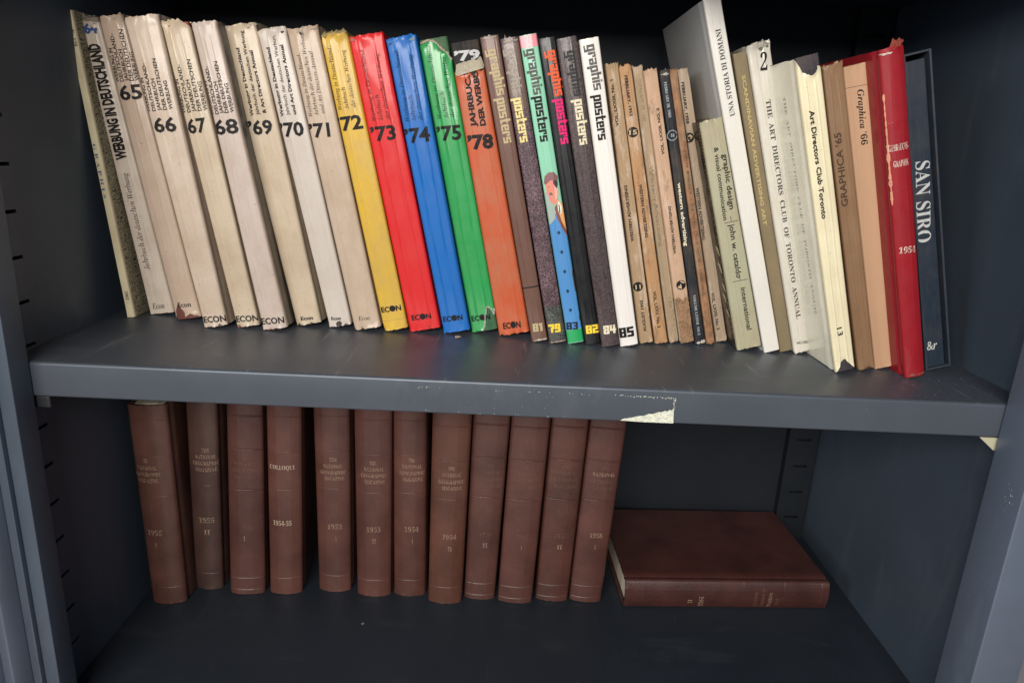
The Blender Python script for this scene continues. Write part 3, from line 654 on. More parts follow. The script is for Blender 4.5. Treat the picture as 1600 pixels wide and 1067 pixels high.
 ('L12', 'serif', 'GEOGRAPHIC', 10.0, 185.8, 39.9, 188.0, 5.2, 'title', 'giltF'),
 ('L12', 'serif', 'MAGAZINE', 12.3, 176.0, 39.1, 177.9, 5.3, 'title', 'giltF'),
 ('L12', 'serif', '1958', 16.7, 103.3, 34.6, 104.5, 7.0, 'year', 'giltA'),
 ('L12', 'serif', 'I', 25.4, 86.2, 27.4, 86.0, 7.0, 'volume', 'giltA'),
]

# ---------------------------------------------------------------- cabinet
def mat_metal(name, col, seed=1, rough=.42, scuff=.0, smear=0.0):
    k = NT(name); r = random.Random(seed); loc = (r.uniform(-9, 9), r.uniform(-9, 9), r.uniform(-9, 9)); c = k.coords(loc=loc)
    b = k.mix(k.ramp(k.noise(c, 5, 6, .6), .35, .7), tuple(x * .9 for x in col[:3]) + (1,), tuple(x * 1.1 for x in col[:3]) + (1,))
    if smear:
        f = k.ramp(k.noise(k.coords(scale=(1, 2.4, .5), loc=loc), 9, 7, .68), .56, .70)
        b = k.mix(k.math('MULTIPLY', f, smear), b, (.30, .33, .36, 1))
    if scuff:
        ge = k.n('ShaderNodeNewGeometry'); sx = k.n('ShaderNodeSeparateXYZ'); k.l(ge.outputs['Normal'], sx.inputs[0]); upf = k.math('MAXIMUM', sx.outputs['Z'], .12)
        w1 = k.noise(k.coords(scale=(4, .35, 1), loc=loc), 30, 6, .7)
        b = k.mix(k.math('MULTIPLY', k.math('MULTIPLY', k.ramp(w1, .60, .76), scuff), upf), b, (.26, .26, .26, 1))
        b = k.mix(k.math('MULTIPLY', k.math('MULTIPLY', k.ramp(k.noise(c, 520, 2), .73, .78), scuff * 1.5), upf), b, (.42, .41, .4, 1))
    k.l(b, k.b.inputs['Base Color'])
    k.l(k.ramp(k.noise(c, 7, 6, .65), .3, .72, (rough - .05,) * 3 + (1,), (rough + .10,) * 3 + (1,)), k.b.inputs['Roughness'])
    bb = k.bump(k.noise(c, 900, 3, .6), .06, .0004); k.l(bb.outputs[0], k.b.inputs['Normal']); k.b.inputs['Metallic'].default_value = .42; return k.m
PAINT = (.080, .104, .138, 1)
m_metal = mat_metal('dark_blue_grey_paint', PAINT, 1, .42, smear=.10)
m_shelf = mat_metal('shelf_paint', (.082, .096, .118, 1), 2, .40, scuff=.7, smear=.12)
m_post = mat_metal('post_paint', (.125, .155, .205, 1), 3, .42, smear=.22)
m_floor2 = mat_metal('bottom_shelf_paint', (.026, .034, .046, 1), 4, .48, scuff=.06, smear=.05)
m_back_shade = mat_metal('back_shade_paint', (.013, .017, .023, 1), 5, .5)  # deep shade at the rear put into the colour of panel and rail
m_black = mat_plain('near_black_metal', (.012, .014, .018, 1), .6).m  # even near-black metal for the shelf clip

cab = thing('metal_cabinet', 'dark blue grey painted metal cabinet holding two shelves of books, its doors open', 'cabinet')
YB = .42; XL, XR = -.498, .504; ZB, ZT = -.62, .56
SLOT_Z = [.0043 + .0443 * i for i in range(-8, 12)]
def side_panel_left():
    bm = bmesh.new(); x0, x1 = XL - .004, XL
    box(bm, (x0, .0, ZB), (x1, .0285, ZT)); box(bm, (x0, .0465, ZB), (x1, YB, ZT))
    z = ZB
    for s in SLOT_Z:
        if s - .0018 > z: box(bm, (x0, .0285, z), (x1, .0465, s - .0018)); z = s + .0018
    box(bm, (x0, .0285, z), (x1, .0465, ZT))
    bmesh.ops.remove_doubles(bm, verts=bm.verts[:], dist=1e-6)
    obj('side_panel', bm, m_metal, cab)
    bm = bmesh.new(); box(bm, (XL - .0125, .004, ZB), (XL - .011, YB, ZT)); obj('outer_skin', bm, m_metal, cab)
side_panel_left()
bm = bmesh.new(); box(bm, (XR, .0, ZB), (XR + .004, YB, ZT)); obj('side_panel', bm, m_metal, cab)
bm = bmesh.new(); box(bm, (XL - .012, YB, ZB), (XR + .012, YB + .004, ZT)); obj('back_panel', bm, m_back_shade, cab)
bm = bmesh.new(); box(bm, (XL - .012, .0, ZT), (XR + .012, YB + .004, ZT + .004)); obj('top_panel', bm, m_metal, cab)
def shelf(z, m, name='shelf', t=.0354, rf=.0034):
    bm = bmesh.new(); pr = []
    for q in range(7): a = R(90 + 15 * q); pr.append((rf + rf * math.cos(a), z - rf + rf * math.sin(a)))
    for q in range(5): a = R(180 + 22.5 * q); pr.append((.0025 + .0025 * math.cos(a), z - t + .0025 + .0025 * math.sin(a)))
    pr += [(.024, z - t), (.024, z - t + .0016), (.0018, z - t + .0016), (.0018, z - .0018), (YB - .001, z - .0018), (YB - .001, z)]
    A = [bm.verts.new((XL + .0008, y, zz)) for y, zz in pr]; B_ = [bm.verts.new((XR - .0008, y, zz)) for y, zz in pr]; n = len(pr)
    for i in range(n): bm.faces.new((A[i], B_[i], B_[(i+1) % n], A[(i+1) % n]))
    bm.faces.new(A[::-1]); bm.faces.new(B_); bmesh.ops.triangulate(bm, faces=[f for f in bm.faces if len(f.verts) > 4])
    bmesh.ops.recalc_face_normals(bm, faces=bm.faces[:]); return obj(name, bm, m, cab, True)
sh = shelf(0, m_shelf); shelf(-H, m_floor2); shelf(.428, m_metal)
# front posts and the pressed edges beside them
def upright(name, x0, x1, y0, y1, m=m_post, bev=.0016, z0=ZB, z1=ZT):
    bm = bmesh.new(); box(bm, (x0, y0, z0), (x1, y1, z1), bev); return obj(name, bm, m, cab, True)
upright('front_post', -.488, -.474, -.028, -.0012, m_metal, .0009)
upright('frame_lip', -.4905, -.4884, -.033, -.001, m_metal, .0008)
upright('hinge_strip', -.518, -.491, -.012, -.006, m_metal, .001)
upright('front_post', .472, .519, -.050, -.0012, m_post, .0014)
# the open left door: pressed sheet with a folded rim
dr = bpy.data.objects.new('door', None); COL.objects.link(dr); dr.parent = cab; dr.location = (-.5195, -.008, 0); dr.rotation_euler = (0, 0, R(-118))
bm = bmesh.new(); box(bm, (0, -.012, ZB), (.45, -.010, ZT), .0006)
obj('door_panel', bm, m_post, dr, True)
bm = bmesh.new(); box(bm, (.0, -.0098, ZB), (.02, .008, ZT), .002); obj('door_rim', bm, m_post, dr, True)
# slotted rail in the rear right corner
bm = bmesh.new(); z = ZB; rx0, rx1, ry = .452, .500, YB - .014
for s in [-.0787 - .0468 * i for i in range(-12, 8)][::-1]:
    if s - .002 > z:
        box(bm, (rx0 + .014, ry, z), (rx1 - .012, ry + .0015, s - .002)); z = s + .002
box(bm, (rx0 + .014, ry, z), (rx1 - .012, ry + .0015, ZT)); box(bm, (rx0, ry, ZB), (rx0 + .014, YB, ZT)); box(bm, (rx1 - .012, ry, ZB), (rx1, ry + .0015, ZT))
obj('slotted_rail', bm, m_back_shade, cab)
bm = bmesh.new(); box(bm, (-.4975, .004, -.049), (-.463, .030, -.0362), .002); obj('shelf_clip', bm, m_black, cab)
bm = bmesh.new(); A = [(.456, -.0362), (.490, -.0362), (.490, -.056), (.472, -.049)]
fr = [bm.verts.new((x, .0012, z)) for x, z in A]; bk = [bm.verts.new((x + .001, .003, z)) for x, z in A]
bm.faces.new(fr); bm.faces.new(bk[::-1])
for q in range(4): bm.faces.new((fr[q], fr[(q+1) % 4], bk[(q+1) % 4], bk[q]))
bmesh.ops.recalc_face_normals(bm, faces=bm.faces[:])
obj('tape_scrap', bm, mat_plain('yellowed_tape', (.40, .38, .26, 1), .5).m, cab, label='small yellowed scrap of tape under the right end of the shelf')
# torn sticker on the shelf lip and its residue
def mat_sticker():
    k = NT('old_sticker_paper'); c = k.coords(); n = k.ramp(k.noise(c, 700, 4, .7), .42, .62)
    k.l(k.mix(n, (.42, .44, .38, 1), (.74, .74, .58, 1)), k.b.inputs['Base Color']); k.b.inputs['Roughness'].default_value = .8; return k.m
m_stk = mat_sticker()
bm = bmesh.new(); top = []
for i in range(25):
    f = i / 24; x = .0972 + (.1488 - .0972) * f; top.append((x, -.0337 + (.0134) * (f ** .62) * (.62 + .38 * f) + rnd.uniform(-.0006, .0006)))
flat(bm, top + [(.1497, -.0345), (.12, -.0346)], -.0003); bmesh.ops.triangulate(bm, faces=bm.faces[:])
bmesh.ops.solidify(bm, geom=bm.faces[:], thickness=.0005); obj('torn_sticker', bm, m_stk, cab, label='off white torn triangular sticker remnant on the shelf edge')
bm = bmesh.new()
def speck(x, z, r, y=-.0004):
    n = 5; flat(bm, [(x + r * rnd.uniform(.5, 1.2) * math.cos(q * 2 * math.pi / n), z + r * rnd.uniform(.35, 1) * math.sin(q * 2 * math.pi / n)) for q in range(n)][::1], y)
for i in range(60):
    x = .085 + .064 * rnd.random() ** .6; speck(x, -.0080 - .012 * (x - .085) + rnd.gauss(0, .0004), rnd.uniform(.0003, .0008))
for i in range(26): speck(.1487 + rnd.gauss(0, .0005), rnd.uniform(-.021, -.009), rnd.uniform(.0004, .001))
for i in range(26): speck(rnd.choice((-.095, -.09, -.02, .04, .06, .005)) + rnd.gauss(0, .006), -.0085 + rnd.gauss(0, .0005), rnd.uniform(.0002, .0006))
for i in range(12): speck(rnd.uniform(-.1, .1), -.033 + rnd.gauss(0, .0005), rnd.uniform(.0002, .0006))
for i in range(14): speck(rnd.uniform(-.2, .4), rnd.uniform(-.03, -.008), rnd.uniform(.0002, .0004))
obj('sticker_residue', bm, m_stk, cab, kind='stuff')
# paint chips on the right post
bm = bmesh.new()
def speck2(y, z, r):
    bm.faces.new([bm.verts.new((.4717, y + r * rnd.uniform(.5, 1.2) * math.cos(q * 1.2566), z + r * rnd.uniform(.35, 1) * math.sin(q * 1.2566))) for q in range(5)])
for i in range(15): speck2(-.036 + rnd.gauss(0, .004), -.085 + rnd.gauss(0, .010), rnd.uniform(.0003, .0011))
for i in range(12): speck2(-.026 + rnd.gauss(0, .008), rnd.uniform(-.33, -.1), rnd.uniform(.0002, .0006))
obj('paint_chips', bm, mat_plain('bare_scratched_paint', (.42, .46, .5, 1), .6).m, cab, kind='stuff')
# dust and crumbs on the shelves
bm = bmesh.new()
def crumb(x, y, z, r):
    v = [bm.verts.new((x + r * rnd.uniform(-1, 1), y + r * rnd.uniform(-1, 1), z)) for _ in range(3)] + [bm.verts.new((x, y, z + r * .7))]
    for q in ((0, 1, 3), (1, 2, 3), (2, 0, 3), (0, 2, 1)): bm.faces.new([v[k] for k in q])
for i in range(240): crumb(rnd.uniform(-.44, .5), rnd.uniform(.006, .17) , .0003, rnd.uniform(.0001, .00042))
for i in range(260): crumb(min(.5, .43 + rnd.gauss(0, .05)), rnd.uniform(.006, .14), .0003, rnd.uniform(.0001, .0004))
for i in range(110): crumb(rnd.uniform(-.4, .45), rnd.uniform(.02, .19), -H + .0003, rnd.uniform(.0001, .0004))
obj('dust', bm, mat_plain('pale_dust', (.42, .40, .37, 1), .9).m, None, kind='stuff')['label'] = 'pale specks of dust scattered over the shelves'
def scrap(name, label, x, y, z, r, m, rz=0):
    bm = bmesh.new(); pts = [(-1, -.5), (-.2, -.9), (.9, -.4), (.6, .3), (.95, .8), (.0, .6), (-.8, .7)]
    c = bm.verts.new((0, 0, r * .55)); vs = [bm.verts.new((px * r, py * r * .7, abs(noise.noise(Vector((px, py, 3.3)))) * r)) for px, py in pts]
    for i in range(len(vs)): bm.faces.new((c, vs[i], vs[(i+1) % len(vs)]))
    bmesh.ops.solidify(bm, geom=bm.faces[:], thickness=.0002)
    o = obj(name, bm, m); o.location = (x, y, z + .0004); o.rotation_euler[2] = rz; o['label'] = label; o['category'] = 'scrap'
m_scr = mat_plain('torn_jacket_paper', (.62, .48, .40, 1), .7).m
scrap('paper_scrap', 'small pinkish scrap of torn jacket paper lying before the blue book', -.074, .1498, 0, .0042, m_scr, .3)
scrap('paper_scrap', 'tiny grey crumb on the bottom shelf below the brown volumes', -.190, .1463, -H, .0028, mat_plain('grey_crumb', (.28, .28, .28, 1), .8).m, 1)
# the room floor outside, seen past the right post
bm = bmesh.new(); q = [bm.verts.new(p) for p in ((-6, -6, 0), (6, -6, 0), (6, 6, 0), (-6, 6, 0))]; bm.faces.new(q)
kf = NT('pale_floor'); c = kf.coords(); kf.l(kf.mix(kf.ramp(kf.noise(c, 3, 6), .3, .7), (.48, .42, .40, 1), (.56, .50, .48, 1)), kf.b.inputs['Base Color'])
fl = obj('floor', bm, kf.m, kind='structure'); fl.location = (0, 0, -1.15)
bm = bmesh.new(); box(bm, (XL - .012, .0, -1.15), (XR + .012, YB + .004, ZB - .0005)); obj('plinth', bm, m_metal, cab)

# ---------------------------------------------------------------- the books
m_pages = mat_paper('page_edges', (.62, .55, .43, 1), 5, .8, .25, coat=0)
def start(key, name, label, cat, group, d, sag, ridge, grow=0):
    x, y, z, lean, h, t, tt, yaw = BK[key]; b = Bk(); b.root = thing(name, label, cat, group); b.key = key
    b.t = t; b.tt = max(t * .72, min(t * 1.3, tt)); b.h = h; b.d = d; b.sag = sag; b.ridge = ridge; b.seed = (sum(map(ord, key)) * 7) % 97 + .37
    l = R(lean); 
    if l < 0: z += t * math.sin(-l)
    b.root.location = (x, y, z); b.root.rotation_euler = (0, -l, yaw); return b
def ramp_fn(pts):
    def f(a):
        for i in range(len(pts) - 1):
            if a <= pts[i+1][0]:
                t_ = (a - pts[i][0]) / max(1e-6, pts[i+1][0] - pts[i][0]); return pts[i][1] + (pts[i+1][1] - pts[i][1]) * max(0, t_)
        return pts[-1][1]
    return f
CREAM = (.66, .57, .45, 1)
m_torn = mat_paper('torn_cream_paper', (.66, .58, .46, 1), 8, .7, .15, coat=0, crinkle=1)
m_tornw = mat_paper('torn_white_paper', (.76, .71, .62, 1), 9, .7, .1, coat=0, crinkle=1)
ANN = 'annuals in printed dust jackets leaning along the upper shelf'
GPO = 'slim poster annuals with blocky lettering'
WAD = 'worn thin magazine volumes with numbered discs'
def J(key, label, hexc, boards='#3b3430', sag=.0016, ridge=.0004, left=None, right=None, rag=.0009, top=None, bot=None, crump=.0016, stain=.42, coat=.26, rough=.4, d=.215, group=ANN, name='hardback_book', tex=None, torn=None, wearamt=1.0, dtop=-.004):
    b = start(key, name, label, 'book', group, d, sag, ridge); s = int(b.seed * 10)
    tone = .9 if key in ('w64', 'w65', 'w66', 'w67', 'w68', 'w69', 'w70', 'w71') else 1
    ms = [mat_paper(name_ + key_, tuple(x * tone for x in srgb(hx)[:3]) + (1,), s + i, rough, stain, tex=tex if i == 1 else None, coat=coat, wearamt=wearamt) for i, (name_, key_, hx) in
          enumerate((('left_cover_paper_', label.split()[0], left or hexc), ('spine_paper_', label.split()[0], hexc), ('right_cover_paper_', label.split()[0], right or hexc)))]
    make_cover(b, 'dust_jacket', ms, 0, .0003, top, bot, rag, crump=crump, sides=(0, 1, 2), hinge=.0012)
    mb = mat_paper('board_' + label.split()[0], srgb(boards), s + 7, .6, .2, wear=(.35, .3, .26, 1), coat=0)
    make_cover(b, 'boards', [mb], .0005, .0018, None, None, .0002, dtop=-.0012 + dtop, dbot=.0006, hinge=.0014)
    make_pages(b, m_pages)
    letter(b, [x for x in TX if x[0] == key]); return b
def P(key, label, hexc, group=None, sag=.0003, ridge=.00012, left=None, right=None, rag=.0004, top=None, bot=None, crump=.0006, stain=.35, coat=.05, rough=.5, d=.2, name='paperback_book', cat='book', tex=None, cover='cover', wearamt=1.0, wear=(.62, .5, .38, 1), hinge=.0002, thk=.0004, dtop=0):
    b = start(key, name, label, cat, group, d, sag, ridge); s = int(b.seed * 10)
    ms = [mat_paper(n_ + label.split()[0], srgb(hx), s + i, rough, stain, tex=tex if i == 1 else None, coat=coat, wear=wear, wearamt=wearamt) for i, (n_, hx) in
          enumerate((('left_cover_', left or hexc), ('spine_', hexc), ('right_cover_', right or hexc)))]
    make_cover(b, cover, ms, 0, thk, top, bot, rag, crump=crump, sides=(0, 1, 2), hinge=hinge)
    make_pages(b, m_pages, gap=.002, front=.010, inset=.0014 if thk < .001 else .003)
    letter(b, [x for x in TX if x[0] == key]); return b

b = P('graphis129', 'thin cream paperback at the far left end, its cover scribbled over in black', '#dbd0ac', None, right='#b9b39a', d=.21)
bm = bmesh.new(); vs = [bm.verts.new(p) for p in ((b.t + .0004, .003, .001), (b.t + .0004, b.d - .002, .001), (b.tt + .0004, b.d - .002, b.h - .001), (b.tt + .0004, .003, b.h - .001))]; bm.faces.new(vs)
bmesh.ops.solidify(bm, geom=bm.faces[:], thickness=.0003)
obj('front_cover', bm, mat_paper('scribbled_cover', srgb('#d6cfb2'), 3, .5, .3, tex='scribble'), b.root, label='cream front cover covered in black scribbled lines')

b = J('w64', 'cream annual marked 64 in blue, with heavy black title', '#d2c5b6', top=ramp_fn([(0, .002), (1, .005)]), boards='#7b7468', dtop=.001, crump=.0015)
crumple(b, 'torn_jacket_edge', .0, .96, b.h + .001, .006, mat_paper('yellowed_film', (.40, .38, .33, 1), 77, .25, .2, coat=.8), seed=3)
b = J('w65', 'cream annual marked 65, tattered at both ends', '#bda998', boards='#5a2f2a', bot=ramp_fn([(0, .002), (.15, .014), (.3, .012), (.42, .002), (.6, .006), (1, .001)]), crump=.003)
crumple(b, 'torn_jacket_edge', .55, 1, b.h - .004, .012, m_torn, seed=5)
J('w66', 'cream annual marked 66, widest of the pale books', '#c8b8a8', crump=.0022)
b = J('w67', 'cream annual marked 67 in black', '#c4b59e', boards='#8a3a38', crump=.0026, top=ramp_fn([(0, 0), (.75, .002), (1, .010)]))
b = J('w68', 'cream annual marked 68 with a dark grey back cover', '#c6b8ae', right='#55534f', boards='#a56a58', crump=.0022)
b = J('w69', 'cream annual marked 69 with apostrophe and bold title lines', '#c8b8a0', crump=.0026); crumple(b, 'torn_jacket_edge', .78, 1.02, b.h - .003, .012, m_tornw, seed=8, back=.001)
J('w70', 'whitish annual marked 70, palest of the cream row', '#cbc2b8', crump=.0026, stain=.2)
b = J('w71', 'beige annual marked 71 with italic title', '#c2ae9a', crump=.003); crumple(b, 'torn_jacket_edge', .1, 1.0, b.h - .003, .009, m_torn, seed=9, back=.003)
b = J('w72', 'yellow annual marked 72 with tattered top', '#cfae48', boards='#8b7438', crump=.003, wear=None if 0 else None) if 0 else J('w72', 'yellow annual marked 72 with tattered top', '#cba63a', boards='#8b7438', crump=.003, top=ramp_fn([(0, .004), (1, .005)]))
crumple(b, 'torn_jacket_edge', .0, 1.0, b.h - .004, .013, mat_paper('yellowed_torn_paper', (.50, .40, .20, 1), 78, .7, .15, coat=0), seed=11, back=.004)
band_strip(b, 'jacket_fold', .0125, .0006, .0003, mat_plain('crease', (.35, .27, .1, 1), .7).m)
b = J('w73', 'glossy red annual marked 73', '#cb1e22', boards='#5c1a18', coat=.32, rough=.5, stain=.05, ridge=.0007, crump=.0018); crumple(b, 'torn_jacket_edge', .0, .2, b.h - .003, .008, mat_paper('pink_torn_paper', (.62, .25, .22, 1), 79, .5, .2), seed=12, back=.002)
b = J('w74', 'glossy blue annual marked 74', '#0562b0', boards='#0f2c4a', coat=.32, rough=.5, stain=.05, ridge=.0008, crump=.002); crumple(b, 'torn_jacket_edge', .72, .98, b.h - .004, .012, mat_paper('blue_torn_paper', (.28, .40, .52, 1), 80, .5, .2), seed=13, back=.001)
b = J('w75', 'glossy green annual marked 75 with torn jacket corners', '#2b9650', boards='#2c5c40', coat=.7, rough=.3, stain=.05, ridge=.0008, dtop=.002,
      top=ramp_fn([(0, .004), (.35, .001), (.55, .004), (.72, .012), (.86, .016), (1, .024)]), bot=ramp_fn([(0, 0), (.4, .001), (.52, .006), (.62, .018), (.72, .030), (.85, .026), (.93, .018), (1, .026)]))
def tear(b, pts, wd, m, name='torn_jacket_edge', lift=.0005):
    """a raised pale rim of torn paper along a tear line, pts in (a, v)"""
    bm = bmesh.new(); up = []; lo = []; n = 40
    L_ = [0]
    for i in range(1, len(pts)): L_.append(L_[-1] + math.hypot((pts[i][0] - pts[i-1][0]) * b.t, pts[i][1] - pts[i-1][1]))
    for q in range(n + 1):
        s_ = L_[-1] * q / n; i = max(i for i in range(len(pts) - 1) if L_[i] <= s_ + 1e-9); f = (s_ - L_[i]) / max(1e-9, L_[i+1] - L_[i])
        a = pts[i][0] + (pts[i+1][0] - pts[i][0]) * f; v = pts[i][1] + (pts[i+1][1] - pts[i][1]) * f
        w1 = wd * (.6 + .7 * abs(noise.noise(Vector((q * .33, b.seed, 2)))) * 2); y = surf(b, a, v)
        dx, dv = (pts[i+1][0] - pts[i][0]) * b.t, pts[i+1][1] - pts[i][1]; l = math.hypot(dx, dv); nx, nv = -dv / l, dx / l
        x = a * width(b, v); up.append(bm.verts.new((x + nx * w1, y - lift - .0008 * abs(noise.noise(Vector((q * .5, b.seed, 5)))), v + nv * w1))); lo.append(bm.verts.new((x - nx * w1 * .3, y - lift * .5, v - nv * w1 * .3)))
    for q in range(n): bm.faces.new((lo[q], lo[q+1], up[q+1], up[q]))
    bmesh.ops.solidify(bm, geom=bm.faces[:], thickness=.0002); obj(name, bm, m, b.root, True)
tear(b, [(.05, b.h - .003), (.35, b.h - .001), (.55, b.h - .004), (.72, b.h - .012), (.86, b.h - .016), (.98, b.h - .024)], .0016, m_torn)
tear(b, [(.42, .001), (.52, .006), (.62, .018), (.72, .030), (.85, .026), (.93, .018), (.99, .026)], .0012, m_tornw)
b = J('w78', 'orange annual marked 78, jacket torn down to a black board marked 79', '#b8522d', boards='#141516', dtop=0, coat=.35, rough=.42, stain=.35, top=ramp_fn([(0, .030), (.3, .034), (1, .028)]), crump=.002)
crumple(b, 'torn_jacket_edge', .03, 1.02, b.h - .029, .015, mat_paper('folded_cream_paper', (.74, .68, .52, 1), 81, .55, .3, crinkle=1), lift=.002, seed=14, back=-.0012, amp=.0012, tilt=.004, solid=True)

GM = dict(group=GPO, sag=.0012, ridge=.0003, d=.235, cover='laminated_cover', name='hardback_book', hinge=.0012, thk=.0018, rag=.0003, crump=.0002, coat=.35, rough=.4)
b = P('gp81', 'brown slim annual marked 81 with tan block letters', '#66493f', wear=(.72, .62, .5, 1), stain=.05, **GM)
band_strip(b, 'black_band', .0650, .0024, .0002, ink('k')); crumple(b, 'frayed_edge', 0, 1, b.h - .001, .006, m_tornw, seed=21, back=.004, amp=.0008); crumple(b, 'frayed_edge', .1, 1, .002, .005, m_tornw, seed=22, back=.001, amp=.001)
b = P('gp79', 'purplish leather patterned slim annual marked 79 in yellow', '#45343a', tex='leather_print', wear=(.72, .62, .5, 1), stain=.05, **GM)
crumple(b, 'frayed_edge', 0, 1, b.h - .002, .011, m_torn, seed=23, back=.005); crumple(b, 'frayed_edge', 0, 1, .001, .003, m_torn, seed=24, back=.001, amp=.0006)
def panel(b, name, u0, u1, v0, v1, m, lift=.0003):
    bm = bmesh.new(); n = 16; cols = []
    M_ = max(2, int((v1 - v0) / .006))
    for i in range(n + 1):
        a = u0 + (u1 - u0) * i / n; cols.append([a, []])
        for j in range(M_ + 1):
            v = v0 + (v1 - v0) * j / M_; e = min(a, 1 - a); cols[-1][1].append(bm.verts.new((a * width(b, v), surf(b, a, v) + .0016 * max(0, 1 - max(e, .012) / .07) ** 2 - lift, v)))
    for i in range(n):
        for j in range(M_): bm.faces.new((cols[i][1][j], cols[i+1][1][j], cols[i+1][1][j+1], cols[i][1][j+1]))
    return obj(name, bm, m, b.root, True)
panel(b, 'plain_panel', .02, .98, .262, .327, mat_paper('worn_mauve_panel', srgb('#5f4c48'), 31, .35, .2, coat=.5))
panel(b, 'green_panel', .02, .98, .003, .043, mat_paper('dark_green_panel', srgb('#2d322f'), 33, .35, .1, coat=.5, tex='leather_print'))
b = P('gp83', 'mint green slim annual marked 83, a man in blue drawn on its spine', '#86c4a6', wear=(.8, .7, .62, 1), stain=.05, left='#86c4a6', right='#86c4a6', **GM)
panel(b, 'pink_panel', .01, .99, .325, b.h - .0008, mat_paper('pink_panel', srgb('#dd8a93'), 34, .35, .08, coat=.5)); panel(b, 'green_panel', .01, .99, .001, .016, mat_paper('green_panel', srgb('#1f9a58'), 35, .35, .05, coat=.5))
def draw(b, polys):
    bm = bmesh.new(); mats = []
    for i, (hx, pts, li) in enumerate(polys):
        b2 = bmesh.new(); vs = [b2.verts.new((p[0] / 1000, 0, p[1] / 1000)) for p in pts]; b2.faces.new(vs); bmesh.ops.triangulate(b2, faces=b2.faces[:])
        bmesh.ops.recalc_face_normals(b2, faces=b2.faces[:]); project(b, b2, .0003 + .00007 * li)
        if hx not in mats: mats.append(hx)
        mi = mats.index(hx); vm = {v: bm.verts.new(v.co) for v in b2.verts}
        for f in b2.faces: nf = bm.faces.new([vm[v] for v in f.verts]); nf.material_index = mi
        b2.free()
    obj('printed_figure', bm, [mat_plain('print_' + h[1:], srgb(h), .33).m for h in mats], b.root, label='printed man with flat cap and moustache in a blue coat')
draw(b, [('#4a86bd', [(.4, 16.5), (18.3, 16.5), (18.2, 60), (17, 74), (16.6, 86), (18.3, 96), (18.3, 140), (12, 150), (.4, 156)], 0),
         ('#9aa9a0', [(.4, 140), (8, 146), (9, 163), (3, 176), (.4, 176)], 1), ('#d9a26c', [(10, 152), (18.3, 128), (18.3, 160), (13, 168)], 2),
         ('#7b4636', [(9, 158), (10, 146), (14, 134), (18.3, 124), (18.3, 131), (14.5, 142), (12.5, 153), (12, 162)], 3), ('#dfe3da', [(12, 154), (15.5, 150), (17, 158), (14, 165)], 4), ('#33545a', [(13.2, 152), (14.6, 152), (14.8, 160), (13.8, 161)], 5),
         ('#d4826e', [(3.2, 184), (4.2, 178), (2.8, 174), (4.6, 172), (5.2, 166), (9, 161), (13, 164), (15.6, 172), (16.4, 186), (9, 190)], 3),
         ('#e0a89a', [(11, 166), (14, 168), (15.6, 178), (13, 186), (12, 176)], 4),
         ('#3f3238', [(11.5, 184), (14.6, 178), (16.4, 182), (16.6, 188), (12, 189)], 5), ('#5b5656', [(4.6, 173), (7.6, 175.4), (9.6, 172.4), (8.2, 171.8), (6.2, 172.6)], 5), ('#4a2c2a', [(4.6, 181), (7.4, 182.2), (7.4, 181.4)], 5),
         ('#7d5356', [(1.6, 186), (3, 184), (9, 188), (16.8, 186.5), (17.6, 191), (14, 196), (8, 196.6), (3.4, 193)], 6),
         ('#55474c', [(17.4, 62), (18.3, 60), (18.3, 88), (16.8, 82)], 2), ('#5a3b3a', [(17, 26), (18.3, 26), (18.3, 33), (17.2, 31)], 2)] +
        [('#16304a', [(cx - 2, cv), (cx, cv - 2.6), (cx + 2, cv), (cx, cv + 2.6)], 2) for cx, cv in ((9.3, 130), (9.2, 108), (9.1, 85.5), (9, 62.5), (8.8, 40))])
b = P('gp82', 'glossy black slim annual marked 82 in yellow, orange and pink letters', '#101216', wear=(.3, .3, .3, 1), stain=.02, **GM)
P('gp84', 'dark grey brown grainy slim annual marked 84', '#3d3234', tex='grain', wear=(.55, .48, .42, 1), stain=.05, **GM)
G85 = dict(GM); G85.update(coat=.2, rough=.45)
b = P('gp85', 'clean white slim annual marked 85', '#dedad4', wear=(.85, .83, .8, 1), stain=.04, **G85); band_strip(b, 'bottom_fold', .0078, .0005, .0002, mat_plain('grey_fold', (.4, .4, .38, 1), .6).m)

WM = dict(group=WAD, d=.215, name='magazine_volume', cover='paper_cover', stain=.5, tex='abrade', sag=.0007, rag=.0013, crump=.0026, coat=.04, rough=.62, ridge=.0003)
P('wa11', 'tan worn volume with disc 11, right beside the white book', '#a58b6c', **WM)
P('wa15', 'brown paper volume with disc 15 near its top', '#ab835c', **WM)
P('wa62', 'narrow beige volume with faint lettering and no disc', '#a08d72', **WM)
b = P('wa14', 'pinkish volume with disc 14, spine torn away at the bottom', '#bd9c82', bot=ramp_fn([(0, .056), (.3, .058), (.55, .052), (.8, .056), (1, .055)]), **WM)
bm = bmesh.new(); r2 = random.Random(4)                      # glue-streaked signatures laid bare by the torn spine
for i in range(9):
    a0, a1 = .04 + .92 * i / 9, .04 + .92 * (i + 1) / 9; n = 26; prev = None
    for j in range(n + 1):
        v = .002 + .056 * j / n; yy = surf(b, (a0 + a1) / 2, v) + .0004 + r2.uniform(-.0004, .0007); jx = r2.uniform(-.0002, .0002)
        cur = [bm.verts.new((a0 * b.t + jx, yy + .0007, v)), bm.verts.new(((a0 + a1) / 2 * b.t + jx, yy, v)), bm.verts.new((a1 * b.t + jx, yy + .0007, v))]
        if prev:
            for q in (0, 1): bm.faces.new((prev[q], prev[q+1], cur[q+1], cur[q]))
        prev = cur
obj('bare_binding', bm, mat_paper('glue_stained_signatures', (.36, .2, .11, 1), 91, .7, .9, tex='mottle', coat=0, crinkle=1), b.root, label='bare brown glued signatures where the spine is torn off')
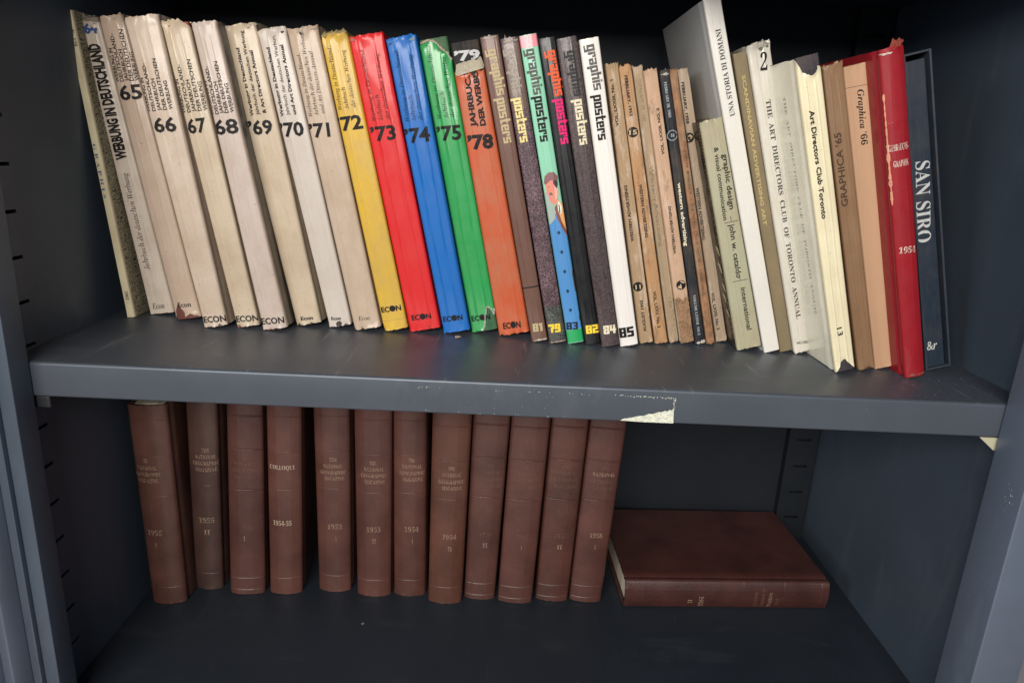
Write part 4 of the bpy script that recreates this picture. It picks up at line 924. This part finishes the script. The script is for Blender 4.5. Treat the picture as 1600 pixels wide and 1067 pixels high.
b = P('wa16', 'dark navy volume with a ringed 16', '#1d2229', wear=(.6, .52, .42, 1), **{**WM, 'stain': .15, 'tex': None})
crumple(b, 'frayed_edge', .1, 1.0, b.h - .004, .009, m_tornw, seed=31, back=.002); crumple(b, 'frayed_edge', 0, 1.1, .003, .008, m_tornw, seed=32, back=.001)
P('waX', 'narrow brown volume with frayed spine between the navy one and disc 13', '#9a6d4e', **{**WM, 'rag': .0018, 'stain': .8, 'tex': 'mottle'})
P('wa13', 'grey beige volume with disc 13, last of the thin volumes', '#a3927e', **WM)

b = J('cataldo', 'short sage green book with rounded lower case lettering', '#a3a187', left='#1a1915', boards='#2b2a26', group=None, sag=.001, ridge=.0004, coat=.35, crump=.0016, d=.2)
for u0, u1, z0, z1 in ((8.2, 24.3, 151.6, 151.1), (7.2, 24.7, 83.4, 82.5)):
    bm = bmesh.new(); um = (u0 + u1) / 2
    for q in ([(u0, z0 - .25), (u1, z1 - .25), (u1, z1 + .25), (u0, z0 + .25)], [(um - .25, z0 + .3), (um + .25, z0 + .3), (um + .25, z0 + 6), (um - .25, z0 + 6)]):
        bm.faces.new([bm.verts.new((p[0] / 1000, 0, p[1] / 1000)) for p in q])
    project(b, bm, .0004); obj('divider_line', bm, ink('k'), b.root)
bm = bmesh.new(); r2 = random.Random(12)                     # pale print on the black left cover
for i in range(70):
    v = .262 - .0036 * i; y = .004 + r2.uniform(0, .003); L2 = r2.uniform(.0008, .0022)
    if i < 24 or i % 2: bm.faces.new([bm.verts.new((-.0004, y + p, v + q)) for p, q in ((0, 0), (L2, .0004), (L2, .0016), (0, .0012))])
for v, y, s2 in ((.115, .006, .012), (.094, .008, .013), (.072, .007, .010), (.058, .010, .011), (.040, .008, .010)):
    bm.faces.new([bm.verts.new((-.0004, y + p * s2, v + q * s2)) for p, q in ((0, 0), (.25, -.1), (1, .7), (.8, 1), (.55, .72), (.3, .8))])
bmesh.ops.triangulate(bm, faces=bm.faces[:]); obj('cover_print', bm, mat_plain('pale_yellow_print', (.55, .5, .3, 1), .5).m, b.root)
b = P('domani', 'tall white hardback rising above all the others, out of the frame', '#d2cfc7', left='#c4c3c0', d=.195, name='hardback_book', sag=.0004, ridge=.0001, hinge=.0014, thk=.002, rag=.0001, crump=0, stain=.06, coat=.35, rough=.35, wear=(.7, .7, .68, 1))
P('scand', 'olive brown book with spaced gold capitals', '#74684f', d=.2, name='hardback_book', sag=.0006, ridge=.0001, hinge=.0014, thk=.0022, rag=.0003, crump=.0005, stain=.25, coat=.1, rough=.6, wear=(.5, .45, .35, 1))
b = J('tor2', 'off white jacketed book with a large 2 at the top', '#c6c2b6', left='#b9b5a8', boards='#5d5a50', group=None, sag=.0008, ridge=.0006, coat=.7, rough=.3, crump=.0035, stain=.22, d=.2); crumple(b, 'torn_jacket_edge', 0, 1.03, b.h - .003, .012, mat_paper('clouded_film', (.55, .53, .47, 1), 83, .25, .2, coat=.9), seed=41, back=.003)
b = J('tor13', 'cream yellow jacketed book marked 13, a navy board showing at top and bottom', '#dbd2b0', left='#efebd6', boards='#1d2230', group=None, sag=.0006, ridge=.0006, coat=.6, rough=.32, crump=.002, stain=.2, d=.22, dtop=.012,
      top=ramp_fn([(0, -.0105), (.03, -.006), (.12, .000), (.4, .0065), (.6, .007), (.8, .002), (1, -.003)]), bot=ramp_fn([(0, .0), (.1, .002), (.3, .010), (.52, .0125), (.8, .006), (1, .001)]))
b = J('g65', 'dull brown jacketed book with thin dark capitals reading upwards', '#7e6147', group=None, boards='#4a3628', sag=.0008, ridge=.0003, coat=.15, crump=.003, stain=.25, d=.21, rag=.0012)
b = P('g66', 'plain tan book with bold slanted black title near the top', '#b39072', d=.21, name='hardback_book', sag=.0002, ridge=.0001, hinge=.0012, thk=.0022, rag=.0003, crump=.0008, stain=.12, coat=.08, rough=.55, wear=(.6, .48, .36, 1))
band_strip(b, 'black_line', .3018, .0007, .0001, ink('k'), tilt=-.0012)

# red cloth volume
m_red = mat_paper('red_leathercloth', srgb('#8c1620'), 51, .45, .25, wear=(.62, .3, .22, 1), tex=None, stain_col=(.1, .01, .015, 1), coat=.35, crinkle=.3)
b = start('red', 'hardback_book', 'thick red cloth volume with frayed spine ends and faded silver title', 'book', None, .26, .0035, .0001)
make_cover(b, 'cover', [m_red], 0, .0024, None, None, .0004, crump=.0012, hinge=.0028, rough_edge=.0)
make_pages(b, m_pages); letter(b, [x for x in TX if x[0] == 'red'])
for v in (.034, .2667, .2): band_strip(b, 'spine_band', v, .0012, .0003, m_red)
crumple(b, 'frayed_headcap', .0, .5, b.h - .004, .009, m_tornw, seed=52, back=.002, amp=.002); crumple(b, 'frayed_headcap', .3, 1.02, b.h + .001, .014, mat_paper('frayed_red_cloth', (.42, .07, .05, 1), 53, .7, .4, coat=0, crinkle=1), seed=53, back=.0, amp=.003, tilt=.006)
crumple(b, 'frayed_tailcap', .1, .95, .003, .005, mat_paper('frayed_red_cloth_tail', (.40, .10, .08, 1), 54, .7, .4, coat=0), seed=54, back=.001, amp=.0012)
bm = bmesh.new()                                             # rubbed joint, pale and flaking
for i in range(34):
    v = .19 + .14 * (i / 46); w_ = rnd.uniform(.0002, .0009) * (1.6 if .19 < v < .24 else 1); hh = rnd.uniform(.002, .005); a = .055
    bm.faces.new([bm.verts.new((a * b.t + p * w_, surf(b, a, v) - .0001 - .00001 * (i % 9), v + q * hh)) for p, q in ((-1, 0), (-.3, -.8), (.9, -.3), (1, .7), (0, 1), (-.8, .6))])
project(b, bm, .00035, .01); obj('rubbed_joint', bm, mat_paper('rubbed_cloth', (.62, .28, .17, 1), 55, .8, .4, coat=0), b.root, kind='stuff')

# navy slipcase with its book
b = start('siro', 'slipcase', 'dark navy slipcase at the right end, holding a navy book', 'slipcase', None, .25, .0, .0)
m_navy = mat_paper('navy_cloth', srgb('#202c3a'), 61, .5, .08, wear=(.05, .065, .085, 1), coat=.15, crinkle=.1, tex='grain' if 0 else None)
m_navy2 = mat_paper('navy_edge', srgb('#29333f'), 62, .5, .08, wear=(.07, .085, .105, 1), coat=.15, crinkle=.1)
tk = .0022; t, h, d = b.t, b.h, b.d
bm = bmesh.new()
box(bm, (0, 0, 0), (tk, d, h), .0004); obj('case_side', bm, m_navy2, b.root)
bm = bmesh.new(); box(bm, (t - tk, 0, 0), (t, d, h), .0004); obj('case_side', bm, m_navy2, b.root)
bm = bmesh.new(); box(bm, (tk, .0003, h - tk), (t - tk, d, h - .0002), .0003); obj('case_top', bm, m_navy2, b.root)
bm = bmesh.new(); box(bm, (tk, .0003, .0002), (t - tk, d, tk), .0003); obj('case_bottom', bm, m_navy2, b.root)
rs = b.root
b2_ = Bk(); b2_.root = thing('hardback_book', 'navy book with a large thin white serif title, inside the slipcase', 'book'); b2_.key = 'siro'
m3 = Matrix.Rotation(-0.0, 4, 'Z') @ Matrix.Rotation(-R(BK['siro'][3]), 4, 'Y'); off = m3 @ Vector((tk + .0006, .0030, tk + .0006))
b2_.root.location = Vector(rs.location) + off; b2_.root.rotation_euler = rs.rotation_euler
b2_.t = b2_.tt = t - 2 * tk - .0030; b2_.h = h - 2 * tk - .006; b2_.d = d - .01; b2_.sag = .0003; b2_.ridge = .0; b2_.seed = 33.3
make_cover(b2_, 'cover', [m_navy], 0, .0015, None, None, .0001, hinge=.0005); make_pages(b2_, m_pages)
letter(b2_, [(x[0], x[1], x[2], x[3] + (1.2 if x[2] == 'SAN SIRO' else 2.5), x[4] - 2.8, x[5] + (1.2 if x[2] == 'SAN SIRO' else 2.5), x[6] - 2.8) + x[7:] for x in TX if x[0] == 'siro'])

# ---------------------------------------------------------------- bound volumes on the bottom shelf
LH = ['#5a3a31', '#48332d', '#4f302a', '#593830', '#56362f', '#56352e', '#54342c', '#59372b', '#50322b', '#53332c', '#513129', '#53322b']
LL = ['brown bound volume at the left end, leaning left, marked 1955 I', 'brown bound volume marked 1955 II, set back and dim', 'brown volume with faded title and worn grain, fourth row place left of the odd titled one',
      'reddish brown volume with the short title and 1954-55', 'brown bound volume marked 1953 I', 'brown bound volume marked 1953 II', 'brown bound volume marked 1954 I', 'brown bound volume marked 1954 II, standing forward',
      'brown banded volume marked 1956 II with faded title', 'brown banded volume marked 1957 I, title worn to nothing', 'brown banded volume marked 1957 II', 'brown banded volume at the right end of the row, marked 1958 I']
LL[5] = 'brown bound volume marked 1953 II, chipped at its lower left corner'; LL[4] = 'brown bound volume marked 1953 I, right of the gap in the row'; LL[6] = 'brown bound volume marked 1954 I, set slightly back'
LL[2] = 'brown banded volume with worn off title, third from the left end of the row'
BG = 'brown bound magazine volumes on the bottom shelf'
BANDS = {'L3': (.2704, .2170, .1604, .0232, .004), 'P': (.268, .2165, .1614, .0264)}
for i in range(12):
    key = 'L%d' % (i + 1); heavy = key in ('L3', 'L9', 'L10', 'L11', 'L12')
    b = start(key, 'bound_volume', LL[i], 'book', BG, .19, .0068 if not heavy else .0055, .0002)
    if i: b.h += .014
    m = mat_leather('brown_leather_' + str(1900 + i), srgb(LH[i]), 160 + i, 1.5 if heavy else .8)
    make_cover(b, 'cover', [m], 0, .0026, None, None, .0003, crump=.0007, hinge=.0024)
    make_pages(b, m_pages)
    s_ = 1.0
    for v in ((.2665, .2195, .1612, .0268, .0085) if heavy else ((.2665, .2175, .1616, .0262) if key not in ('L2',) else (.1616, .0262))):
        band_strip(b, 'spine_band', v * s_, .0034 if heavy else .0018, .0018 if heavy else .0008, m, a0=.04, a1=.96, curve=-.0012 if heavy else -.0008)
    letter(b, [x for x in TX if x[0] == key])
# the volume lying on its side
BK['lie'] = (.164, .202, -H + .0455, -90, .293, .0448, .0448, .047)
b = Bk(); b.root = thing('bound_volume', 'brown bound volume lying flat on its side on the bottom shelf', 'book', BG); b.key = 'lie'
b.t = b.tt = .0448; b.h = .293; b.d = .192; b.sag = .0055; b.ridge = .0002; b.seed = 47.2
b.root.location = (.164, .202, -H + .0452); b.root.rotation_euler = (0, R(90), .047)
m = mat_leather('brown_leather_lying', srgb('#432520'), 99, 1.2)  # leather darkened to stand in for the dim light on the flat cover
make_cover(b, 'cover', [m], 0, .0026, None, None, .0003, crump=.0007, hinge=.0024); make_pages(b, m_pages, gap=.005, inset=.0045)
for v in (.007, .029, .169, .228, .282): band_strip(b, 'spine_band', v, .0016, .0007, m, a0=.04, a1=.96)
letter(b, [('lie', 'serif', '1956', 22, 106, 39.5, 106, 6.5, 'year', 'giltA'), ('lie', 'serif', 'II', 27.5, 90.5, 34, 90.5, 6, 'volume', 'giltA'), ('lie', 'serif', 'THE', 24, 216.5, 37, 216.5, 4.6, 'title', 'giltF'),
           ('lie', 'serif', 'NATIONAL', 15, 206, 40, 206, 4.8, 'title', 'giltA'), ('lie', 'serif', 'GEOGRAPHIC', 9, 195.5, 41, 195.5, 4.6, 'title', 'giltF'), ('lie', 'serif', 'MAGAZINE', 14, 185.5, 40, 185.5, 4.6, 'title', 'giltF')])
